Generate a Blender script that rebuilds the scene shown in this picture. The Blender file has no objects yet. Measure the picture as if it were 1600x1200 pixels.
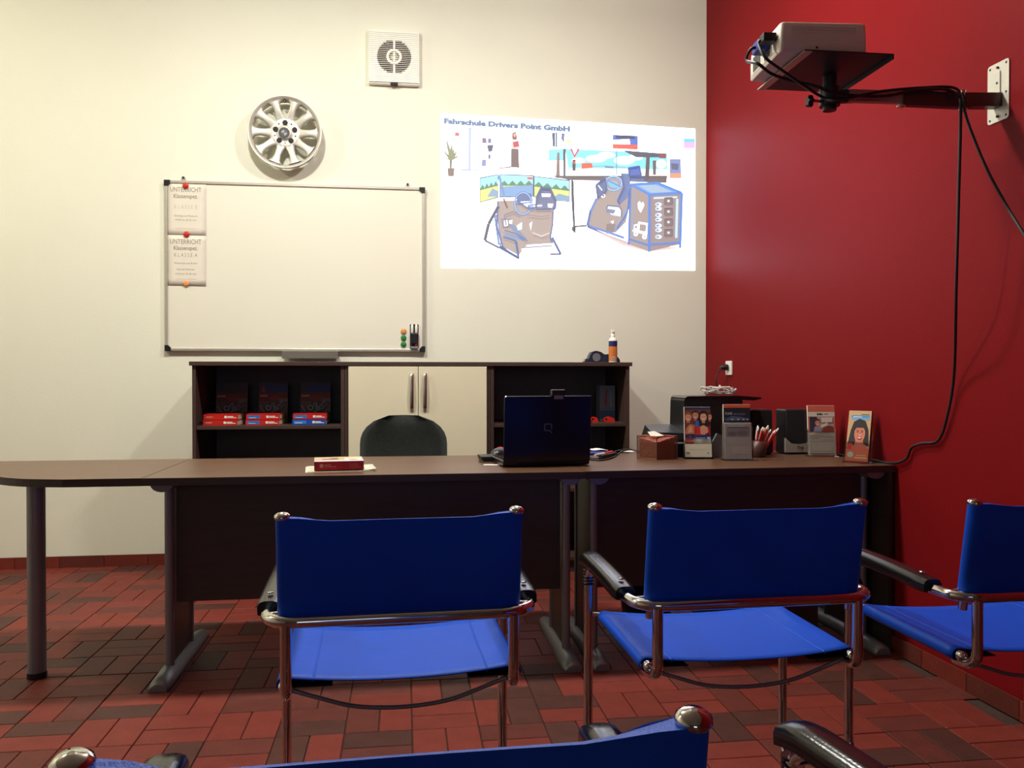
import bpy, math, random
from mathutils import Vector, Matrix
sc = bpy.context.scene
COL = sc.collection
R = math.radians
random.seed(7)

# ---------------------------------------------------------------- camera
CAM_F, CAM_YAW, CAM_PITCH, CAM_H = 1287.8, R(7.4458), R(0.603), 1.1188
cd = bpy.data.cameras.new('camera')
cam = bpy.data.objects.new('camera', cd); COL.objects.link(cam)
cd.sensor_fit = 'HORIZONTAL'; cd.sensor_width = 36.0
cd.lens = 36.0 * CAM_F / 1600.0
cd.clip_start = 0.05; cd.clip_end = 50
cam.location = (0, 0, CAM_H)
cam.rotation_euler = (math.pi / 2 - CAM_PITCH, 0, -CAM_YAW)
sc.camera = cam

# ---------------------------------------------------------------- world, lights, exposure
sc.view_settings.view_transform = 'Standard'
sc.view_settings.look = 'None'
sc.view_settings.gamma = 1.0
sc.view_settings.use_curve_mapping = False
sc.view_settings.exposure = 0.0
w = bpy.data.worlds.new('world'); sc.world = w; w.use_nodes = True
w.node_tree.nodes['Background'].inputs[0].default_value = (0.75, 0.85, 1.0, 1)
w.node_tree.nodes['Background'].inputs[1].default_value = 0.05
sc.cycles.use_denoising = True
sc.cycles.max_bounces = 8
sc.cycles.sample_clamp_indirect = 6.0

def area(name, loc, size, power, color, rot=(0, 0, 0), sy=None):
    l = bpy.data.lights.new(name, 'AREA'); l.energy = power; l.color = color
    l.shape = 'RECTANGLE'; l.size = size; l.size_y = sy or size
    o = bpy.data.objects.new(name, l); COL.objects.link(o)
    o.location = loc; o.rotation_euler = rot
    return o
def lamp(name, x, down, globe, color):
    area(name, (x, 3.30, 3.40), 0.18, down, color)
    l = bpy.data.lights.new(name + '_globe', 'POINT'); l.energy = globe; l.color = color; l.shadow_soft_size = 0.09
    o = bpy.data.objects.new(name + '_globe', l); COL.objects.link(o); o.location = (x, 3.30, 3.40)
lamp('ceiling_lamp_main', -0.70, 45, 44, (1.0, 0.975, 0.89))
lamp('ceiling_lamp_left', -3.0, 20, 56, (1.0, 0.96, 0.76))
lamp('ceiling_lamp_right', 0.75, 33, 44, (1.0, 0.975, 0.91))
area('rear_fill', (-0.5, -4.6, 1.9), 1.6, 14, (0.80, 0.88, 1.0), rot=(R(90), 0, 0))  # unseen cool fill added behind the camera to lift camera-facing surfaces

# ---------------------------------------------------------------- helpers: pixels of the photograph to real points
def ray(px, py):
    x = (px - 800) / CAM_F; y = -(py - 600) / CAM_F
    d = Vector((x, 1.0, y))
    c, s = math.cos(CAM_PITCH), math.sin(CAM_PITCH)
    d = Vector((d.x, d.y * c + d.z * s, d.z * c - d.y * s))
    c, s = math.cos(CAM_YAW), math.sin(CAM_YAW)
    return Vector((d.x * c + d.y * s, -d.x * s + d.y * c, d.z))
EYE = Vector((0, 0, CAM_H))
def at_z(px, py, z):
    r = ray(px, py); return EYE + r * ((z - CAM_H) / r.z)
def at_y(px, py, y):
    r = ray(px, py); return EYE + r * (y / r.y)
WX, WY, WT = 1.9885, 2.5, math.tan(R(-1.5))
def wall_x(y): return WX + WT * (y - WY)
def at_wall(px, py, off=0.0):
    r = ray(px, py)
    t = (WX - off - WT * WY) / (r.x - WT * r.y)
    return EYE + r * t

# ---------------------------------------------------------------- helpers: meshes
def lin(c):
    c = c / 255.0
    return c / 12.92 if c <= 0.04045 else ((c + 0.055) / 1.055) ** 2.4
def rgb(r, g, b): return (lin(r), lin(g), lin(b), 1.0)

class MB:
    def __init__(s): s.v = []; s.f = []; s.sm = []; s.c = []
    def add(s, vs, fs, smooth=False, col=None):
        o = len(s.v); s.v += [tuple(v) for v in vs]
        for f in fs:
            s.f.append(tuple(i + o for i in f)); s.sm.append(smooth); s.c.append(col)
        return s
    def box(s, c, d, rz=0.0, m=None, col=None):
        x, y, z = d[0] / 2, d[1] / 2, d[2] / 2
        vs = [Vector((i, j, k)) for i in (-x, x) for j in (-y, y) for k in (-z, z)]
        M = m if m is not None else Matrix.Rotation(rz, 3, 'Z')
        vs = [M @ v + Vector(c) for v in vs]
        return s.add(vs, [(0, 1, 3, 2), (4, 6, 7, 5), (0, 4, 5, 1), (2, 3, 7, 6), (0, 2, 6, 4), (1, 5, 7, 3)], False, col)
    def box2(s, a, b, col=None):
        return s.box([(a[i] + b[i]) / 2 for i in range(3)], [abs(b[i] - a[i]) for i in range(3)], col=col)
    def rings(s, rings, closed_ring=True, caps=True, smooth=True, loop=False, col=None):
        n = len(rings[0]); vs = [v for r in rings for v in r]; fs = []
        m = len(rings)
        for i in range(m if loop else m - 1):
            j = (i + 1) % m
            for k in range(n if closed_ring else n - 1):
                l = (k + 1) % n
                fs.append((i * n + k, i * n + l, j * n + l, j * n + k))
        s.add(vs, fs, smooth, col)
        if caps and not loop and closed_ring:
            s.add(rings[0], [tuple(reversed(range(n)))], False, col); s.add(rings[-1], [tuple(range(n))], False, col)
        return s
    def tube(s, pts, r, n=10, closed=False, caps=True, col=None):
        pts = [Vector(p) for p in pts]; m = len(pts)
        rs = r if isinstance(r, (list, tuple)) else [r] * m
        T = []
        for i in range(m):
            a = pts[(i - 1) % m] if (closed or i > 0) else pts[i]
            b = pts[(i + 1) % m] if (closed or i < m - 1) else pts[i]
            t = (b - a); T.append(t.normalized() if t.length > 1e-9 else Vector((0, 0, 1)))
        up = Vector((0, 0, 1)) if abs(T[0].z) < 0.9 else Vector((1, 0, 0))
        N = (up - T[0] * up.dot(T[0])).normalized(); rings = []
        for i in range(m):
            N = (N - T[i] * N.dot(T[i]))
            N = N.normalized() if N.length > 1e-6 else T[i].orthogonal().normalized()
            B = T[i].cross(N)
            rings.append([pts[i] + (N * math.cos(a) + B * math.sin(a)) * rs[i] for a in [2 * math.pi * k / n for k in range(n)]])
        return s.rings(rings, caps=caps, loop=closed, col=col)
    def cyl(s, a, b, r, n=16, r2=None, col=None):
        return s.tube([a, b], [r, r if r2 is None else r2], n, col=col)
    def lathe(s, prof, c=(0, 0, 0), n=24, axis='Z', col=None, capped=False):
        rings = []
        for (r, h) in prof:
            ring = []
            for k in range(n):
                a = 2 * math.pi * k / n
                p = (r * math.cos(a), r * math.sin(a), h)
                if axis == 'Y': p = (p[0], -p[2], p[1])        # height runs towards -Y
                if axis == 'X': p = (p[2], p[0], p[1])
                ring.append(Vector(p) + Vector(c))
            rings.append(ring)
        return s.rings(rings, caps=capped, col=col)
    def prism(s, poly, a, b, plane='XY', col=None, smooth=False):
        def P(p, h):
            return {'XY': (p[0], p[1], h), 'XZ': (p[0], h, p[1]), 'YZ': (h, p[0], p[1])}[plane]
        n = len(poly); A = [P(p, a) for p in poly]; B = [P(p, b) for p in poly]
        s.add(A + B, [(i, (i + 1) % n, (i + 1) % n + n, i + n) for i in range(n)], smooth, col)
        s.add(A, [tuple(reversed(range(n)))], False, col); s.add(B, [tuple(range(n))], False, col)
        return s
    def sheet(s, rows, smooth=True, col=None):
        return s.rings(rows, closed_ring=False, caps=False, smooth=smooth, col=col)
    def mesh(s, name, fix=True):
        me = bpy.data.meshes.new(name); me.from_pydata(s.v, [], s.f)
        me.polygons.foreach_set('use_smooth', s.sm)
        if any(c is not None for c in s.c):
            at = me.color_attributes.new('Col', 'FLOAT_COLOR', 'CORNER')
            k = 0
            for p, c in zip(me.polygons, s.c):
                for _ in range(p.loop_total):
                    at.data[k].color = c or (1, 1, 1, 1); k += 1
        if fix:
            import bmesh
            bm = bmesh.new(); bm.from_mesh(me); bmesh.ops.recalc_face_normals(bm, faces=bm.faces); bm.to_mesh(me); bm.free()
        me.update(); return me
    def build(s, name, mat, parent=None, bevel=0.0, seg=2, solid=0.0, sub=0, fix=True, label=None, loc=None):
        me = s.mesh(name, fix)
        for m in (mat if isinstance(mat, (list, tuple)) else [mat]): me.materials.append(m)
        o = bpy.data.objects.new(name, me); COL.objects.link(o)
        if parent is not None: o.parent = parent
        if loc is not None: o.location = loc
        if solid:
            k = o.modifiers.new('solid', 'SOLIDIFY'); k.thickness = solid; k.offset = 0
        if bevel:
            k = o.modifiers.new('bevel', 'BEVEL'); k.width = bevel; k.segments = seg; k.limit_method = 'ANGLE'; k.angle_limit = R(40)
        if sub:
            k = o.modifiers.new('sub', 'SUBSURF'); k.levels = sub; k.render_levels = sub
        if label: o['label'] = label
        return o

def tag(o, label, cat, group=None, kind=None):
    o['label'] = label; o['category'] = cat
    if group: o['group'] = group
    if kind: o['kind'] = kind
    return o
def thing(name, label, cat, loc=(0, 0, 0), rz=0.0, group=None, rot=None):
    o = bpy.data.objects.new(name, None); COL.objects.link(o); o.empty_display_size = 0.1
    o.location = loc; o.rotation_euler = rot or (0, 0, rz)
    return tag(o, label, cat, group)
def struct(o): o['kind'] = 'structure'; return o
def dup(root, loc, rz=0.0, label=None, group=None):
    r = root.copy(); COL.objects.link(r); r.location = loc; r.rotation_euler = (0, 0, rz)
    if label: r['label'] = label
    if group: r['group'] = group
    for ch in list(root.children):
        c = ch.copy(); COL.objects.link(c); c.parent = r
        for g in list(ch.children):
            d = g.copy(); COL.objects.link(d); d.parent = c
    return r

def smooth_path(P, k=6, closed=False):
    P = [Vector(p) for p in P]; n = len(P); out = []
    for i in range(n if closed else n - 1):
        a = P[(i - 1) % n] if (closed or i > 0) else P[i]
        b, c = P[i], P[(i + 1) % n]
        d = P[(i + 2) % n] if (closed or i + 2 < n) else c
        for j in range(k):
            t = j / k
            out.append(0.5 * ((2 * b) + (c - a) * t + (2 * a - 5 * b + 4 * c - d) * t * t + (3 * b - a - 3 * c + d) * t ** 3))
    if not closed: out.append(P[-1])
    return out
def fillet(P, r, k=6, closed=False):
    P = [Vector(p) for p in P]; out = []; n = len(P)
    for i in range(n):
        if not closed and i in (0, n - 1): out.append(P[i]); continue
        a, b, c = P[i - 1], P[i], P[(i + 1) % n]
        u = (a - b); v = (c - b); q = min(r, u.length * 0.49, v.length * 0.49)
        u.normalize(); v.normalize(); A = b + u * q; B = b + v * q
        for j in range(k + 1):
            t = j / k; out.append(A * (1 - t) ** 2 + b * 2 * t * (1 - t) + B * t * t)
    return out
def text_polys(s, size, bold=0.0, align='CENTER'):
    cu = bpy.data.curves.new('txt', 'FONT'); cu.body = s; cu.size = size; cu.align_x = align; cu.align_y = 'CENTER'
    cu.offset = bold; cu.resolution_u = 2
    o = bpy.data.objects.new('txt', cu); COL.objects.link(o)
    dg = bpy.context.evaluated_depsgraph_get(); dg.update()
    me = o.evaluated_get(dg).to_mesh()
    V = [(v.co.x, v.co.y) for v in me.vertices]; F = [tuple(p.vertices) for p in me.polygons]
    o.evaluated_get(dg).to_mesh_clear(); bpy.data.objects.remove(o); bpy.data.curves.remove(cu)
    return V, F
class Print:
    """flat print: coloured shapes in a 2-D frame laid on a real surface, each layer 0.15 mm above the last"""
    def __init__(s, o, u, v, n, eps=0.00015):
        s.o, s.u, s.v, s.n, s.e = Vector(o), Vector(u), Vector(v), Vector(n).normalized(), eps
        s.k = 1; s.mb = MB()
    def P(s, x, y): return s.o + s.u * x + s.v * y + s.n * (s.e * s.k)
    def poly(s, pts, col):
        s.mb.add([s.P(x, y) for x, y in pts], [tuple(range(len(pts)))], False, rgb(*col)); s.k += 1; return s
    def rect(s, x0, y0, x1, y1, col): return s.poly([(x0, y0), (x1, y0), (x1, y1), (x0, y1)], col)
    def disc(s, x, y, rx, ry, col, n=14): return s.poly([(x + rx * math.cos(2 * math.pi * i / n), y + ry * math.sin(2 * math.pi * i / n)) for i in range(n)], col)
    def text(s, t, x, y, size, col, bold=0.0, align='CENTER', width=None):
        V, F = text_polys(t, size, bold, align)
        if not V: return s
        k = 1.0
        if width:
            xs = [p[0] for p in V]; k = width / (max(xs) - min(xs))
        s.mb.add([s.P(x + a * k, y + b) for a, b in V], F, False, rgb(*col)); s.k += 1; return s
    def line(s, pts, wd, col):
        for a, b in zip(pts[:-1], pts[1:]):
            d = Vector((b[0] - a[0], b[1] - a[1], 0)); L = d.length
            if L < 1e-9: continue
            nx, ny = -d.y / L * wd / 2, d.x / L * wd / 2
            s.mb.add([s.P(a[0] + nx, a[1] + ny), s.P(a[0] - nx, a[1] - ny), s.P(b[0] - nx, b[1] - ny), s.P(b[0] + nx, b[1] + ny)], [(0, 1, 2, 3)], False, rgb(*col))
        s.k += 1; return s
    def build(s, name, mat, parent=None): return s.mb.build(name, mat, parent, fix=False)

# ---------------------------------------------------------------- materials
def mat(name, col, rough=0.5, metal=0.0, noise=0.0, nscale=8.0, bump=0.0, bscale=60.0, spec=0.5, coat=0.0, stretch=None, trans=0.0, alpha=1.0, wave=0.0, obj_var=0.0, ior=None):
    m = bpy.data.materials.new(name); m.use_nodes = True; nt = m.node_tree; b = nt.nodes['Principled BSDF']
    L = nt.links.new
    b.inputs['Base Color'].default_value = col; b.inputs['Roughness'].default_value = rough
    b.inputs['Metallic'].default_value = metal; b.inputs['Specular IOR Level'].default_value = spec
    b.inputs['Coat Weight'].default_value = coat; b.inputs['Coat Roughness'].default_value = 0.15
    b.inputs['Transmission Weight'].default_value = trans
    if ior: b.inputs['IOR'].default_value = ior
    tc = nt.nodes.new('ShaderNodeTexCoord'); mp = nt.nodes.new('ShaderNodeMapping')
    if stretch: mp.inputs['Scale'].default_value = stretch
    L(tc.outputs['Object'], mp.inputs['Vector'])
    src = None
    if noise:
        n = nt.nodes.new('ShaderNodeTexNoise'); n.inputs['Scale'].default_value = nscale; n.inputs['Detail'].default_value = 5
        L(mp.outputs[0], n.inputs['Vector'])
        r = nt.nodes.new('ShaderNodeValToRGB')
        r.color_ramp.elements[0].position = 0.3; r.color_ramp.elements[1].position = 0.7
        r.color_ramp.elements[0].color = tuple(c * (1 - noise) for c in col[:3]) + (1,)
        r.color_ramp.elements[1].color = tuple(min(1, c * (1 + noise)) for c in col[:3]) + (1,)
        L(n.outputs['Fac'], r.inputs[0]); src = r.outputs[0]
    if obj_var:
        oi = nt.nodes.new('ShaderNodeObjectInfo'); hs = nt.nodes.new('ShaderNodeHueSaturation')
        mr = nt.nodes.new('ShaderNodeMapRange'); mr.inputs[3].default_value = 1 - obj_var; mr.inputs[4].default_value = 1 + obj_var
        L(oi.outputs['Random'], mr.inputs[0]); L(mr.outputs[0], hs.inputs['Value'])
        if src is not None: L(src, hs.inputs['Color'])
        else: hs.inputs['Color'].default_value = col
        src = hs.outputs[0]
    if src is not None: L(src, b.inputs['Base Color'])
    if bump:
        n2 = nt.nodes.new('ShaderNodeTexNoise'); n2.inputs['Scale'].default_value = bscale; n2.inputs['Detail'].default_value = 4
        L(tc.outputs['Object'], n2.inputs['Vector'])
        bp = nt.nodes.new('ShaderNodeBump'); bp.inputs['Strength'].default_value = bump; bp.inputs['Distance'].default_value = 0.01
        L(n2.outputs['Fac'], bp.inputs['Height']); L(bp.outputs[0], b.inputs['Normal'])
    return m
def print_mat(name, emit=0.0, rough=0.5, gain=1.0):
    m = bpy.data.materials.new(name); m.use_nodes = True; nt = m.node_tree; b = nt.nodes['Principled BSDF']
    a = nt.nodes.new('ShaderNodeVertexColor'); a.layer_name = 'Col'
    b.inputs['Roughness'].default_value = rough
    if emit:
        b.inputs['Base Color'].default_value = (0.15, 0.15, 0.15, 1)
        nt.links.new(a.outputs[0], b.inputs['Emission Color']); b.inputs['Emission Strength'].default_value = emit
    else: nt.links.new(a.outputs[0], b.inputs['Base Color'])
    return m

M = {}
M['wall'] = mat('wall_paint', rgb(232, 232, 216), 0.85, noise=0.02, nscale=1.5, bump=0.05, bscale=90)
M['red'] = mat('red_paint', rgb(120, 20, 24), 0.5, noise=0.03, nscale=2, bump=0.05, bscale=90, spec=0.05)
M['rear'] = mat('rear_wall_paint', rgb(110, 96, 84), 0.85, noise=0.03)
M['ceil'] = mat('ceiling_paint', rgb(176, 168, 152), 0.9, noise=0.02)
M['tile_red'] = mat('clay_tile_red', rgb(116, 44, 34), 0.55, noise=0.12, nscale=14, bump=0.2, bscale=120, obj_var=0.10, spec=0.35)
M['tile_mid'] = mat('clay_tile_brown_red', rgb(96, 42, 34), 0.55, noise=0.14, nscale=14, bump=0.2, bscale=120, obj_var=0.10, spec=0.35)
M['tile_dark'] = mat('clay_tile_dark', rgb(76, 41, 34), 0.55, noise=0.16, nscale=14, bump=0.2, bscale=120, obj_var=0.10, spec=0.35)
M['grout'] = mat('grout', rgb(62, 42, 36), 0.9, noise=0.15, nscale=30)
M['wood'] = mat('walnut_laminate', rgb(92, 64, 45), 0.36, noise=0.22, nscale=5, stretch=(0.6, 9, 9), bump=0.03, bscale=200, spec=0.5)
M['wood_end'] = mat('walnut_edge', rgb(70, 52, 46), 0.45, noise=0.15, nscale=8, stretch=(1, 1, 10))
M['wood_dark'] = mat('dark_laminate_panel', rgb(60, 52, 48), 0.5, noise=0.12, nscale=6, stretch=(1, 1, 8))
M['shelf_in'] = mat('shelf_interior', rgb(96, 94, 97), 0.6, noise=0.1, nscale=6)
M['door'] = mat('cream_laminate', rgb(232, 224, 196), 0.45, noise=0.015, nscale=4)
M['chrome'] = mat('chrome', (0.60, 0.585, 0.57, 1), 0.08, metal=1.0, noise=0.02, nscale=5)
M['brushed'] = mat('brushed_metal', (0.55, 0.54, 0.52, 1), 0.32, metal=1.0, noise=0.06, nscale=40)
M['alu'] = mat('aluminium_frame', rgb(196, 190, 178), 0.4, metal=0.55, noise=0.04, nscale=20)
M['greymetal'] = mat('grey_coated_metal', rgb(134, 138, 142), 0.38, metal=0.4, noise=0.05, nscale=12)
M['blackplastic'] = mat('black_plastic', rgb(24, 24, 26), 0.35, noise=0.1, nscale=20)
M['blackgloss'] = mat('black_gloss', rgb(18, 19, 24), 0.2, noise=0.1, nscale=20)
M['pad'] = mat('armrest_plastic', rgb(22, 22, 24), 0.2, noise=0.1, nscale=30, bump=0.05, bscale=200)
M['blue'] = mat('blue_leatherette', rgb(14, 76, 196), 0.42, noise=0.06, nscale=9, bump=0.12, bscale=350, spec=0.2)
M['chairfab'] = mat('black_green_fabric', rgb(44, 48, 46), 0.9, noise=0.15, nscale=60, bump=0.4, bscale=400, spec=0.2)
M['board'] = mat('whiteboard_surface', rgb(232, 229, 214), 0.3, noise=0.008, nscale=3)
M['paper'] = mat('paper', rgb(226, 219, 205), 0.8, noise=0.02, nscale=20)
M['white'] = mat('white_plastic', rgb(242, 239, 228), 0.45, noise=0.02, nscale=10)
M['wheel'] = mat('silver_wheel_paint', rgb(205, 201, 190), 0.38, metal=0.3, noise=0.05, nscale=12)
M['dark'] = mat('dark_recess', rgb(46, 40, 42), 0.8, noise=0.1, nscale=10)
M['projector'] = mat('projector_shell', rgb(220, 206, 194), 0.5, noise=0.03, nscale=15)
M['tray'] = mat('dark_steel_tray', rgb(40, 38, 42), 0.45, metal=0.3, noise=0.08, nscale=15)
M['armpaint'] = mat('dark_bronze_arm', rgb(76, 58, 54), 0.4, metal=0.4, noise=0.06, nscale=15)
M['armlight'] = mat('grey_brown_arm', rgb(165, 135, 122), 0.4, metal=0.4, noise=0.06, nscale=15)
M['cable'] = mat('black_cable', rgb(22, 20, 22), 0.5, noise=0.1, nscale=30)
M['whitecable'] = mat('white_cable', rgb(205, 198, 190), 0.5, noise=0.05, nscale=30)
M['vga'] = mat('blue_plug', rgb(24, 46, 140), 0.45, noise=0.05, nscale=30)
M['acrylic'] = mat('clear_acrylic', (0.95, 0.96, 0.97, 1), 0.03, trans=1.0, ior=1.2, noise=0.005)
M['mesh'] = mat('brown_wire_mesh', rgb(130, 82, 66), 0.45, metal=0.3, noise=0.15, nscale=120)
M['orange'] = mat('orange_print', rgb(226, 96, 52), 0.5, noise=0.03)
M['redp'] = mat('red_plastic', rgb(196, 34, 24), 0.4, noise=0.05)
M['orangep'] = mat('orange_plastic', rgb(226, 148, 84), 0.4, noise=0.05)
M['greenp'] = mat('green_plastic', rgb(42, 122, 56), 0.4, noise=0.05)
M['pages'] = mat('page_block', rgb(222, 212, 188), 0.8, noise=0.08, nscale=6, stretch=(1, 1, 200))
M['silver'] = mat('silver_plastic', rgb(206, 202, 188), 0.35, metal=0.2, noise=0.03)
M['grille'] = mat('black_speaker_grille', rgb(18, 18, 20), 0.8, noise=0.2, nscale=300, bump=0.5, bscale=600)
M['navy'] = mat('navy_plastic', rgb(30, 44, 66), 0.35, noise=0.05)
M['print'] = print_mat('printed_colours', rough=0.45)
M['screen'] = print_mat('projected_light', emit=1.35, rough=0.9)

# ================================================================ the setting
D = 5.0918                                   # back wall
XL, XR, YB, ZC = -4.2, wall_x(-5.0) + 0.0, -5.0, 3.75
o = struct(MB().box2((XL - 0.15, D, -0.1), (wall_x(D) + 0.2, D + 0.15, ZC)).build('wall_back', M['wall']))
wr = MB().add([(wall_x(YB), YB, 0), (wall_x(D), D, 0), (wall_x(D), D, ZC), (wall_x(YB), YB, ZC),
               (wall_x(YB) + 0.15, YB, 0), (wall_x(D) + 0.15, D, 0), (wall_x(D) + 0.15, D, ZC), (wall_x(YB) + 0.15, YB, ZC)],
              [(0, 1, 2, 3), (4, 7, 6, 5), (0, 4, 5, 1), (3, 2, 6, 7), (0, 3, 7, 4), (1, 5, 6, 2)])
wall_right = struct(wr.build('wall_right', M['red']))
struct(MB().box2((XL - 0.15, YB, -0.1), (XL, D, ZC)).build('wall_left', M['wall']))
struct(MB().box2((XL - 0.15, YB - 0.15, -0.1), (2.4, YB, ZC)).build('wall_rear', M['rear']))
struct(MB().box2((XL - 0.15, YB - 0.15, ZC), (2.4, D + 0.15, ZC + 0.1)).build('ceiling', M['ceil']))
floor = struct(MB().box2((XL - 0.15, YB - 0.15, -0.12), (2.4, D + 0.15, -0.006)).build('floor', M['grout']))

# basket-weave clay tiles: squares of 0.21 m, each of two tiles, direction alternating
S, T0, G = 0.21, 0.0237, 0.0035
tmesh = {}
def tile_mesh(vert, mname):
    k = (vert, mname)
    if k not in tmesh:
        dx, dy = (S / 2, S) if vert else (S, S / 2)
        x, y = dx / 2 - G / 2, dy / 2 - G / 2; b = 0.0018
        mb = MB()
        mb.add([(-x, -y, -0.006), (x, -y, -0.006), (x, y, -0.006), (-x, y, -0.006), (-x, -y, -b), (x, -y, -b), (x, y, -b), (-x, y, -b),
                (-x + b, -y + b, 0), (x - b, -y + b, 0), (x - b, y - b, 0), (-x + b, y - b, 0)],
               [(0, 1, 5, 4), (1, 2, 6, 5), (2, 3, 7, 6), (3, 0, 4, 7), (4, 5, 9, 8), (5, 6, 10, 9), (6, 7, 11, 10), (7, 4, 8, 11), (8, 9, 10, 11)])
        me = mb.mesh('tile'); me.materials.append(M[mname]); tmesh[k] = me
    return tmesh[k]
rt = random.Random(11)
tiles = []
YT0 = 2.40
for i in range(-20, 11):
    for j in range(-24, 14):
        cx, cy = T0 + (i + 0.5) * S, YT0 + (j + 0.5) * S
        vert = (i + j) % 2 == 0
        for h in (-1, 1):
            x, y = (cx + h * S / 4, cy) if vert else (cx, cy + h * S / 4)
            r = rt.random()
            mn = 'tile_dark' if r < 0.20 else ('tile_mid' if r < 0.45 else 'tile_red')
            dz = rt.uniform(-0.0008, 0.0006); tilt = rt.uniform(-0.006, 0.006)
            if x > wall_x(y) + 0.02 or x < XL or y > D or y < YB: continue
            # visible in the picture?
            dd = y * math.cos(CAM_YAW) + x * math.sin(CAM_YAW)
            ll = x * math.cos(CAM_YAW) - y * math.sin(CAM_YAW)
            vis = dd > 2.25 and abs(ll) / dd < 0.63
            area_px = (1.0 / dd ** 3) if dd > 0.1 else 0
            tiles.append((vis, area_px, x, y, dz, tilt, vert, mn))
seen = sorted([t for t in tiles if t[0]], key=lambda t: -t[1])
near, rest = seen[:300], seen[300:] + [t for t in tiles if not t[0]]
for (_, _, x, y, dz, tilt, vert, mn) in near:
    o = bpy.data.objects.new('floor_tile', tile_mesh(vert, mn)); COL.objects.link(o); o.parent = floor
    o.location = (x, y, dz); o.rotation_euler = (tilt * 0.3, tilt * 0.3, 0)
mb = MB(); mids = []
names3 = ['tile_red', 'tile_mid', 'tile_dark']
for (_, _, x, y, dz, tilt, vert, mn) in rest:
    me = tile_mesh(vert, mn)
    mb.add([(v.co.x + x, v.co.y + y, v.co.z + dz) for v in me.vertices], [tuple(p.vertices) for p in me.polygons])
    mids += [names3.index(mn)] * len(me.polygons)
o = mb.build('floor_tiles', [M[n] for n in names3], floor)
o.data.polygons.foreach_set('material_index', mids); o['kind'] = 'stuff'

# baseboards of clay tiles
bb = struct(MB().box2((XL, D - 0.008, 0), (wall_x(D) - 0.01, D, 0.062)).build('baseboard_back', M['grout']))
bt = MB().box((0, 0, 0.033), (0.242, 0.008, 0.066)).mesh('bt'); bt.materials.append(M['tile_red'])
bt2 = bt.copy(); bt2.materials[0] = M['tile_mid']
x = XL + 0.13; k = 0
while x < wall_x(D) - 0.12:
    o = bpy.data.objects.new('baseboard_tile', bt if k % 3 else bt2); COL.objects.link(o); o.parent = bb
    o.location = (x, D - 0.0122, 0); k += 1; x += 0.245
br = struct(MB().box2((-0.008, 0, 0), (0, D - YB, 0.060)).build('baseboard_right', M['grout']))
ang = math.atan(-WT)
br.location = (wall_x(YB), YB, 0); br.rotation_euler = (0, 0, ang)
bt3 = MB().box((0, 0, 0.033), (0.008, 0.242, 0.066)).mesh('bt3'); bt3.materials.append(M['tile_red'])
bt4 = bt3.copy(); bt4.materials[0] = M['tile_mid']
for k in range(40):
    o = bpy.data.objects.new('baseboard_tile', bt3 if k % 2 else bt4); COL.objects.link(o); o.parent = br
    o.location = (-0.0122, 0.20 + 0.245 * k, 0)

# ================================================================ desks
YF, YBK, ZD, TH = 3.0455, 3.7265, 0.7561, 0.028
XS0, XS1 = -0.92, 0.68
def desk_leg(root, x, yf=YF, side=1):
    """grey T-foot desk leg: foot bar, two uprights, wood infill, bracket with rounded end"""
    y0, y1 = yf + 0.02, yf + 0.63
    mb = MB()                               # foot: rounded bar with toes
    def sec(y, w_, h): return [Vector((x + w_ / 2 * math.cos(a), y, max(0.0, h * math.sin(a)))) for a in [math.pi * k / 8 for k in range(9)]]
    mb.rings([sec(y0 - 0.03, 0.062, 0.026), sec(y0 - 0.02, 0.076, 0.040), sec(y0 + 0.10, 0.080, 0.046), sec(y0 + 0.28, 0.074, 0.048), sec(y1 - 0.10, 0.074, 0.042), sec(y1, 0.06, 0.028)])
    mb.build('foot', M['greymetal'], root)
    for yy in (yf + 0.145, yf + 0.43):
        MB().cyl((x, yy, 0.04), (x, yy, ZD - TH - 0.028), 0.0165, 16).build('leg', M['greymetal'], root)
    MB().box2((x - 0.008, yf + 0.16, 0.045), (x + 0.008, yf + 0.42, ZD - TH - 0.03)).build('leg_panel', M['wood_end'], root, bevel=0.002)
    mb = MB(); prof = [(-0.040, 0), (0.040, 0)] + [(0.040 * math.cos(a), -0.030 * math.sin(a)) for a in [math.pi * k / 8 for k in range(1, 8)]]
    mb.prism([(x + px, ZD - TH + pz) for px, pz in prof], yf + 0.05, yf + 0.60, 'XZ')
    mb.build('bracket', M['greymetal'], root, bevel=0.002)

dk = thing('desk', 'long walnut-brown office desk carrying the open laptop, blue chairs before it', 'desk')
MB().box2((XS0 + 0.0008, YF, ZD - TH), (XS1 - 0.0008, YBK, ZD)).build('desktop', M['wood'], dk, bevel=0.002)
MB().box2((XS0 + 0.001, YF - 0.0008, ZD - TH + 0.0005), (XS1 - 0.001, YF, ZD - 0.002)).build('edge_band', M['wood_dark'], dk)
desk_leg(dk, -0.865); desk_leg(dk, 0.632)
MB().box2((-0.845, 3.21, 0.272), (0.612, 3.228, ZD - TH)).build('modesty_panel', M['wood_dark'], dk, bevel=0.001)

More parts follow.
